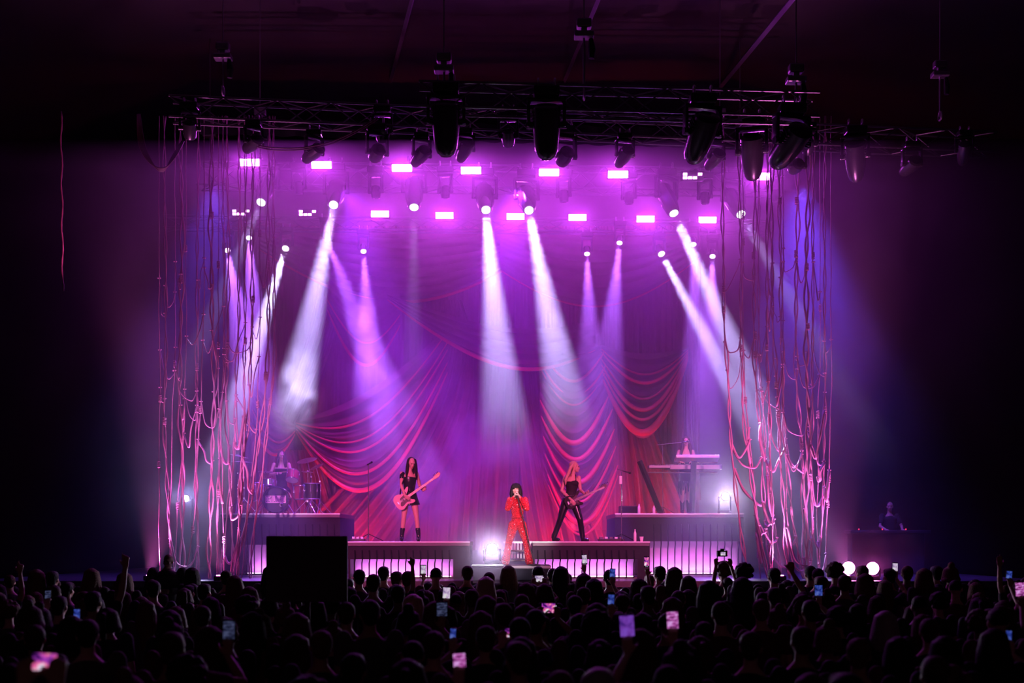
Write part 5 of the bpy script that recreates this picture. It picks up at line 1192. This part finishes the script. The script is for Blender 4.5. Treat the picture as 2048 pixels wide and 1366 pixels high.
for n, (px, py, w, h, D, sm, side, lab) in enumerate(PH):
    c = P(px, py, D); ww, hh = w*D/F, h*D/F; land = ww > hh
    k = (0.156 if land else 0.078)/ww if False else 1
    t = thing('phone', lab, 'phone', c); t.rotation_euler = (radians(crnd.uniform(-8, 8)), radians(crnd.uniform(-4, 4)), 0)
    MB().bbox((0, 0, 0), (ww*1.06, 0.010, hh*1.05), 0.003).build('case', 'black_gloss', t)
    f0 = 0.86 if not land else 1.0
    MB().box((0, -0.0058, hh*(0.04 if not land else 0)), (ww*(0.94 if not land else 0.80), 0.001, hh*(0.80 if not land else 0.94))).build('screen', sm, t)
    ic = MB()
    for i in range(3): ic.box(((i-1)*ww*0.22, -0.0062, -hh*0.44) if not land else (ww*0.45, -0.0062, (i-1)*hh*0.22), (min(ww, hh)*0.06,)*3 if False else (min(ww, hh)*0.07, 0.001, min(ww, hh)*0.07))
    ic.build('icons', 'icon_white', t)
    # who holds it
    hgt = crnd.uniform(1.62, 1.76); dx = side*0.27*(1 if not land else 0.25)
    if c.z-1.745 > 0.25: dx = side*0.18
    loc = (c.x-dx, D-0.40, 0); s = hgt/1.745
    bl = inv(loc, s, 0, c+V((0, -0.02, -hh*0.42 if not land else -hh*0.2)))
    if land:
        tr_ = (bl+V((ww/2+0.01, -0.03, -0.08)), (0, 0.1, 1), (0.8, -0.1, -0.5), 0.7, (-0.2, 1, 0), (0.9, 0.9, 0.9, 0.9)); tl_ = (bl+V((-ww/2-0.01, -0.03, -0.08)), (0, 0.1, 1), (-0.8, -0.1, -0.5), 0.7, (0.2, 1, 0), (0.9, 0.9, 0.9, 0.9))
        kw = dict(tR=tr_, tL=tl_)
    else:
        tg = (bl+V((0.0, -0.02, -0.10)), (0, 0.1, 1), (side*0.8, -0.1, -0.5), 0.7, (0, 1, 0), (1, 1, 1, 1)); kw = dict(tR=tg) if side > 0 else dict(tL=tg)
    hr = crnd.choice(HAIRS[:9]); 
    person(loc[0], loc[1], hgt, hr, crnd.choice(HCOL), crnd.choice(TOPS), crnd.choice(SKINS[:3]), ('phone%d' % n, kw), hold='person holding up the '+' '.join(lab.replace(',', '').split()[:10]))
# photographer's camera on two raised arms
c = P(1444, 1107, 19.0); t = thing('camera', 'dark camera with small lit display raised on two arms before the right riser', 'camera', c)
MB().bbox((0, 0, 0), (0.17, 0.07, 0.10), 0.015).build('camera_body', 'black_metal', t); MB().rings([(0, 0.03, 0), (0, 0.14, 0)], [0.04, 0.045], 16).build('camera_lens', 'black_gloss', t)
MB().bbox((0, 0, 0.062), (0.06, 0.05, 0.03), 0.008).build('viewfinder', 'black_metal', t); MB().box((0.01, -0.0365, -0.003), (0.075, 0.002, 0.055)).build('display', 'screen_pale', t)
loc = (c.x+0.02, 18.62, 0); s = 1.0
cl = inv(loc, s, 0, c)
person(loc[0], loc[1], 1.745, 'short', 'hair_black', TOPS[0], 'skin_tan', ('camera', dict(tR=(cl+V((0.10, -0.02, -0.08)), (0, 0.1, 1), (0.9, 0, -0.4), 0.7, (-0.5, 1, 0), (1, 1, 1, 1)), tL=(cl+V((-0.10, -0.02, -0.08)), (0, 0.1, 1), (-0.9, 0, -0.4), 0.7, (0.5, 1, 0), (1, 1, 1, 1)))), hold='raising a camera overhead with both arms')
# raised arms without a phone
def raised(px, py, D, hgt, hair, hc, side, pose, words_, ddx=0.0):
    c = P(px, py, D); s = hgt/1.745; loc = (c.x-side*(0.22+ddx), D-0.12, 0); bl = inv(loc, s, 0, c)
    wp = bl+V((0, 0, -0.13))
    tg = (wp, (0.0, 0.05, 1), (side*0.9, 0, -0.2), 0.6, (0, 1, 0), pose)
    person(loc[0], loc[1], hgt, hair, hc, TOPS[0], 'skin_tan', ('r%d' % px, dict(tR=tg) if side > 0 else dict(tL=tg)), hold=words_)
raised(259, 1076, 12.5, 1.80, 'short', 'hair_black', 1, (0.05, 1.4, 1.4, 1.4), 'pointing one straight arm up at the far left', 0.12)
raised(826, 1098, 16.5, 1.72, 'long', 'hair_brown', 1, (0.05, 1.4, 1.4, 1.4), 'pointing up before the bassist')
raised(1583, 1120, 14.0, 1.78, 'short', 'hair_black', 1, (1.3, 1.3, 1.3, 1.3), 'raising a fist under the right ropes')
raised(1998, 1105, 15.5, 1.74, 'ponytail', 'hair_brown', -1, (0.1, 0.1, 0.1, 0.1), 'waving one hand at the far right')
raised(40, 1125, 14.5, 1.70, 'bob', 'hair_brown', 1, (0.1, 0.1, 1.2, 1.2), 'lifting one bent arm at the far left edge')
# guard on a step at the stage edge, facing the crowd
gx = P(335, 0, 20.5).x
t = thing('barrier_step', 'dark step behind the crowd barrier under the guard', 'step', (gx, 20.5, 0)); MB().bbox((0, 0, 0.16), (1.2, 0.5, 0.32), 0.02).build('tread', 'black_paint', t)
b = MB(); hcg = V((0.02, -0.02, 1.62)); Rg = rotm(-12, -8, 0); add_head(b, hcg, Rg, 1.05); limb(b, [(0, 0, 1.44), (0.01, 0, 1.55)], [0.066, 0.062])
torso(b, (0, 0, 0.92), (0, 0, 1.08), (0, 0, 1.36), (0, 0, 1.51), (0.18, 0.17, 0.21), (0.12, 0.12, 0.13))
for k in (-1, 1):
    arm(b, (k*0.25, 0, 1.44), (k*0.34, -0.03, 1.12), (k*0.06, -0.22, 1.12), 1.15); add_hand(b, (k*0.05, -0.22, 1.12), (-k, -0.1, -0.1), (0, 1, 0), k, 0.6); leg(b, (k*0.1, 0, 0.88), (k*0.13, 0.01, 0.48), (k*0.14, 0, 0.10), 1.1, (k*0.16, -0.15, 0.035))
og = thing('person', 'broad-shouldered guard with cropped head silhouetted against violet haze by the left ropes', 'person', (gx, 20.5, 0.32)); link('body', fused(b, 'body', 'skin_dark', 0.012, 3), og)
tt = MB(); torso(tt, (0, 0, 0.86), (0, 0, 1.08), (0, 0, 1.36), (0, 0, 1.50), (0.195, 0.185, 0.225), (0.135, 0.135, 0.14))
for k in (-1, 1): limb(tt, [(k*0.25, 0, 1.43), (k*0.34, -0.03, 1.12), (k*0.12, -0.18, 1.12)], [0.09, 0.075, 0.06]); 
link('jacket', fused(tt, 'jacket', 'cloth_black', 0.014, 4), og)
tt = MB(); [leg(tt, (k*0.1, 0, 0.88), (k*0.13, 0.01, 0.48), (k*0.14, 0, 0.10), 1.3) for k in (-1, 1)]; tt.ball((0, 0, 0.9), (0.18, 0.13, 0.12)); link('trousers', fused(tt, 'trousers', 'cloth_black', 0.016, 4), og); add_face(hcg, Rg, og, 1.05)
# technician at a desk in the dark right wing
Sx = P(1779, 0, 29.0)
ow = thing('person', 'person with a pink-lit face standing at a desk in the dark right wing', 'person', (Sx.x, 29.0, SD)); b = MB(); hcw = V((0, -0.02, 1.62)); add_head(b, hcw, rotm(-15, -5)); limb(b, [(0, 0, 1.44), (0, 0, 1.55)], [0.055, 0.05]); torso(b, (0, 0, 0.92), (0, 0, 1.08), (0, 0, 1.32), (0, 0, 1.46)); 
for k in (-1, 1): arm(b, (k*0.18, 0, 1.39), (k*0.26, -0.1, 1.14), (k*0.2, -0.34, 1.06)); add_hand(b, (k*0.2, -0.34, 1.06), (0, -1, -0.1), (0, 0, -1), -k, 0.4); leg(b, (k*0.09, 0, 0.85), (k*0.11, 0.01, 0.47), (k*0.12, 0, 0.10), 1, (k*0.13, -0.14, 0.035))
link('body', fused(b, 'body', 'skin_light', 0.012, 3), ow); tt = MB(); torso(tt, (0, 0, 0.80), (0, 0, 1.08), (0, 0, 1.32), (0, 0, 1.43), (0.16, 0.15, 0.165), (0.125, 0.115, 0.12)); [limb(tt, [(k*0.18, 0, 1.39), (k*0.23, -0.06, 1.22)], [0.068, 0.056]) for k in (-1, 1)]; link('top', fused(tt, 'top', 'cloth_black', 0.015, 4), ow); add_face(hcw, rotm(-15, -5), ow)
tt = MB(); [leg(tt, (k*0.09, 0, 0.85), (k*0.11, 0.01, 0.47), (k*0.12, 0, 0.10), 1.18) for k in (-1, 1)]; link('trousers', fused(tt, 'trousers', 'cloth_black', 0.016, 4), ow)
hh_ = MB(); hh_.ball(hcw+V((0, 0.03, 0.035)), (0.084, 0.092, 0.086)); link('hair', fused(hh_, 'hair', 'hair_black', 0.012, 3), ow)
dk = thing('desk', 'dark equipment desk with tiny red lights in the right wing', 'desk', (Sx.x-0.25, 28.4, SD)); MB().bbox((0, 0, 1.0), (1.9, 0.6, 0.08), 0.02).build('desk_top', 'black_paint', dk); MB().box((0, 0.1, 0.5), (1.7, 0.4, 0.96)).build('body', 'black_cloth', dk)
mat('red_led', (0.1, 0, 0), 0.4, emit=(1.0, 0.03, 0.12), estr=1.5)
for x in (-0.75, -0.2, 0.35): MB().ball((x, -0.3, 1.06), 0.018, 8, 6).build('indicator', 'red_led', dk)
lamp('desk_lamp', 'POINT', (Sx.x+0.3, 28.2, SD+1.5), None, 0.2, (1.0, 0.1, 0.35), shadow_soft_size=0.05)

# black board in the crowd
bx = P(614, 0, 12.0).x; zt, zb = P(0, 1072, 12).z, P(0, 1204, 12).z
t = thing('black_board', 'large plain black rectangular board standing in the crowd before the drum riser', 'board', (bx, 12.0, 0))
MB().bbox((0, 0, (zt+zb)/2), (162*12/F, 0.06, zt-zb), 0.012).build('panel', 'cloth_grey', t)
MB().cyl((0, 0.02, 0.03), (0, 0.02, zb+0.05), 0.03, seg=12).build('post', 'black_paint', t); MB().rings([(0, 0.02, 0), (0, 0.02, 0.03)], [0.3, 0.28], 24).build('base', 'black_paint', t)

# --- heads placed after the photograph: (px of head centre, py of crown, depth, hair, colour, wide)
HEADS = [(768, 1126, 18.6, 'short', 'hair_black'), (795, 1136, 18.0, 'short', 'hair_brown'), (822, 1135, 17.2, 'short', 'hair_brown'), (868, 1124, 17.6, 'cropped', 'hair_black'),
 (927, 1122, 18.6, 'short', 'hair_brown'), (962, 1146, 15.4, 'wavy', 'hair_blonde'), (974, 1138, 18.0, 'short', 'hair_brown'), (1024, 1118, 18.6, 'bob', 'hair_fair'), (1069, 1124, 18.3, 'short', 'hair_black'), (1103, 1130, 18.6, 'short', 'hair_black'),
 (1130, 1121, 18.2, 'long', 'hair_black'), (1170, 1140, 17.2, 'wavy', 'hair_brown'), (1227, 1132, 17.3, 'short', 'hair_black'), (1316, 1115, 18.4, 'short', 'hair_black'), (1342, 1119, 17.6, 'long', 'hair_brown'), (1385, 1145, 17.0, 'long', 'hair_brown'),
 (1454, 1114, 19.3, 'curly', 'hair_brown'), (1498, 1103, 18.0, 'curly', 'hair_black'), (1554, 1127, 17.2, 'short', 'hair_black'), (1622, 1109, 18.6, 'short', 'hair_black'), (1641, 1130, 18.0, 'short', 'hair_black'), (1645, 1145, 16.0, 'short', 'hair_brown'), (1677, 1110, 18.6, 'curly', 'hair_brown'), (1718, 1116, 18.8, 'short', 'hair_brown'),
 (1690, 1142, 15.8, 'short', 'hair_brown'), (1730, 1140, 16.0, 'bob', 'hair_fair'), (1808, 1108, 18.6, 'short', 'hair_brown'), (1852, 1130, 17.6, 'bob', 'hair_fair'), (1872, 1114, 18.6, 'short', 'hair_black'), (1910, 1118, 18.4, 'bun', 'hair_fair'), (1775, 1130, 18.0, 'short', 'hair_black'),
 (384, 1129, 19.2, 'long', 'hair_black'), (458, 1134, 18.0, 'short', 'hair_brown'), (478, 1144, 16.6, 'long', 'hair_fair'), (503, 1166, 14.6, 'wavy', 'hair_fair'), (535, 1124, 18.4, 'long', 'hair_black'), (66, 1132, 17.4, 'wavy', 'hair_fair'), (110, 1135, 17.4, 'short', 'hair_black'), (180, 1130, 17.5, 'wavy', 'hair_fair'), (246, 1138, 17.4, 'long', 'hair_fair'),
 (300, 1153, 15.0, 'short', 'hair_black'), (410, 1160, 15.4, 'short', 'hair_black'), (740, 1140, 15.0, 'short', 'hair_brown'), (712, 1132, 17.6, 'short', 'hair_black'), (830, 1180, 12.4, 'long', 'hair_blonde'), (882, 1194, 11.2, 'wavy', 'hair_fair'), (803, 1162, 14.0, 'short', 'hair_black'), (960, 1182, 12.0, 'bob', 'hair_brown'), (1007, 1196, 11.0, 'short', 'hair_brown'), (1042, 1180, 13.0, 'short', 'hair_fair'), (1045, 1158, 14.8, 'bob', 'hair_fair'),
 (965, 1212, 10.4, 'long', 'hair_fair'), (1060, 1198, 11.2, 'long', 'hair_fair'), (1095, 1160, 15.0, 'wavy', 'hair_brown'), (1165, 1166, 14.0, 'short', 'hair_brown'), (1190, 1150, 15.6, 'long', 'hair_black'), (1145, 1182, 12.8, 'short', 'hair_black'), (1180, 1196, 10.8, 'bob', 'hair_black'), (1245, 1180, 13.0, 'short', 'hair_brown'), (1287, 1163, 13.6, 'short', 'hair_black'), (1280, 1150, 15.4, 'bob', 'hair_brown'),
 (1338, 1186, 12.4, 'long', 'hair_fair'), (1363, 1173, 13.6, 'short', 'hair_brown'), (1425, 1152, 12.6, 'long', 'hair_black'), (1440, 1192, 10.6, 'short', 'hair_brown'), (1480, 1146, 13.6, 'long', 'hair_black'), (1525, 1188, 11.4, 'short', 'hair_fair'), (1592, 1240, 8.6, 'short', 'hair_brown'), (1612, 1190, 11.4, 'short', 'hair_black'), (1708, 1262, 7.8, 'short', 'hair_fair'), (1880, 1296, 6.6, 'short', 'hair_brown'), (1710, 1326, 5.6, 'short', 'hair_black'),
 (1051, 1268, 7.4, 'short', 'hair_brown'), (870, 1250, 8.6, 'short', 'hair_brown'), (1190, 1316, 5.6, 'short', 'hair_grey'), (1495, 1250, 8.4, 'short', 'hair_brown'), (1360, 1272, 7.6, 'bob', 'hair_black'), (740, 1188, 10.0, 'short', 'hair_black'), (590, 1215, 9.6, 'long', 'hair_fair'), (430, 1240, 8.6, 'bob', 'hair_brown'), (625, 1248, 8.4, 'short', 'hair_fair'), (1765, 1212, 10.4, 'bob', 'hair_grey'), (1860, 1226, 9.8, 'short', 'hair_brown')]
mat('hair_grey', (0.30, 0.27, 0.28), 0.5, bump=(70, 0.6))
for px, py, D, hr, hcl in HEADS:
    z = P(px, py, D).z; add = {'curly': 0.05, 'bun': 0.07}.get(hr, 0.02)
    hgt = (z)*1.745/(1.745+add); hgt2 = min(1.93, max(1.50, hgt)); 
    person(P(px, 0, D).x, D, hgt2, hr, hcl, crnd.choice(TOPS), crnd.choice(SKINS), rot=crnd.uniform(-25, 25), tilt=crnd.uniform(-0.04, 0.04), wide=1.12 if hr in ('short', 'cropped') else 0.94)
# everybody else
D = 19.6
while D > 4.7:
    half = 1110*D/F; x = -half+crnd.uniform(0, 0.5)
    while x < half:
        xx, DD = x+crnd.uniform(-0.13, 0.13), D+crnd.uniform(-0.28, 0.28)
        if all((c_['x']-xx)**2+((c_['D']-DD)*0.9)**2 > 0.50**2 for c_ in CROWD) and not (abs(xx-bx) < 0.6 and abs(DD-12) < 0.45) and (xx-gx)**2+(DD-20.5)**2 > 0.8:
            hr = crnd.choice(HAIRS); female = hr not in ('short', 'cropped')
            h_ = crnd.uniform(1.56, 1.70) if female else crnd.uniform(1.66, 1.83)
            if DD < 8: h_ -= 0.05
            if len(CROWD) < 299: person(xx, DD, h_, hr, crnd.choice(HCOL), crnd.choice(TOPS), crnd.choice(SKINS), rot=crnd.uniform(-25, 25), tilt=crnd.uniform(-0.04, 0.04), wide=crnd.choice((1.0, 1.12)) if not female else 0.94)
        x += 0.74
    D -= 0.82
# --- one label for each: look first, then where they stand
HW = {'short': 'short-haired', 'cropped': 'cropped-haired', 'curly': 'curly-haired', 'long': 'long-haired', 'bob': 'bob-haired', 'wavy': 'wavy-haired', 'ponytail': 'ponytailed', 'bun': 'bun-haired'}
CW = {'hair_black': 'black', 'hair_brown': 'brown', 'hair_fair': 'light brown', 'hair_blonde': 'blonde', 'hair_grey': 'grey'}
LM = [(-60, 'at the far left edge'), (150, 'left of the left ropes'), (330, 'before the left ropes'), (533, 'before the black board'), (700, 'before the bassist platform'), (900, 'before the white lamp'), (1010, 'straight before the singer'), (1080, 'before the guitarist'), (1230, 'before the keyboard riser'), (1400, 'before the right riser end'), (1480, 'before the right ropes'), (1670, 'before the pink lamps'), (1790, 'right of the pink lamps'), (1920, 'at the far right edge')]
BANDS = [(6.4, 'nearest the camera'), (8.4, 'near crowd'), (10.6, 'rear middle'), (13.2, 'mid crowd'), (16.0, 'front middle'), (99, 'front rows')]
keyd = {}
for c_ in CROWD:
    lm = [w for x_, w in LM if x_ <= max(-60, c_['px'])][-1]; bd_ = [w for d_, w in BANDS if c_['D'] <= d_][0]
    c_['key'] = (CW[c_['hc']], HW[c_['hair']], c_['top'], lm, bd_)
    keyd.setdefault(c_['key'], []).append(c_)
ORD = ['leftmost', 'second', 'third', 'fourth', 'fifth', 'sixth', 'seventh', 'eighth', 'ninth', 'tenth']
ORD_ = ['leftmost', 'second from left', 'third from left', 'fourth from left', 'fifth from left', 'sixth from left']
for k, lst in keyd.items():
    lst.sort(key=lambda c_: c_['px'])
    for i, c_ in enumerate(lst):
        hair_ = '%s %s' % (k[0], k[1]); 
        if c_['hold']: l = c_['hold'] if c_['hold'].startswith('person') else 'person '+c_['hold']
        else: l = '%s person, %s top, %s, %s' % (hair_, k[2], k[3].replace('before the', 'before').replace('straight before', 'before'), k[4])
        if len(lst) > 1 and not c_['hold']: l += ', '+(('left one' if i == 0 else 'right one') if len(lst) == 2 else ORD[min(i, 9)]+(' from left' if i else ''))
        wds = l.split(); l = ' '.join(wds[:16])
        c_['o']['label'] = l; c_['o']['group'] = 'standing concert crowd'
# lamps light the scene themselves; their glowing faces and the phone screens need no sampling of their own
for n_ in ('lens_on', 'lens_violet', 'icon_white', 'red_led', 'strip_glow', 'floor_lens', 'pink_lens', 'led_glow_dim', 'screen_stage', 'screen_violet', 'screen_blue', 'screen_pale', 'screen_stripes', 'screen_dim'):
    M[n_].cycles.emission_sampling = 'NONE'
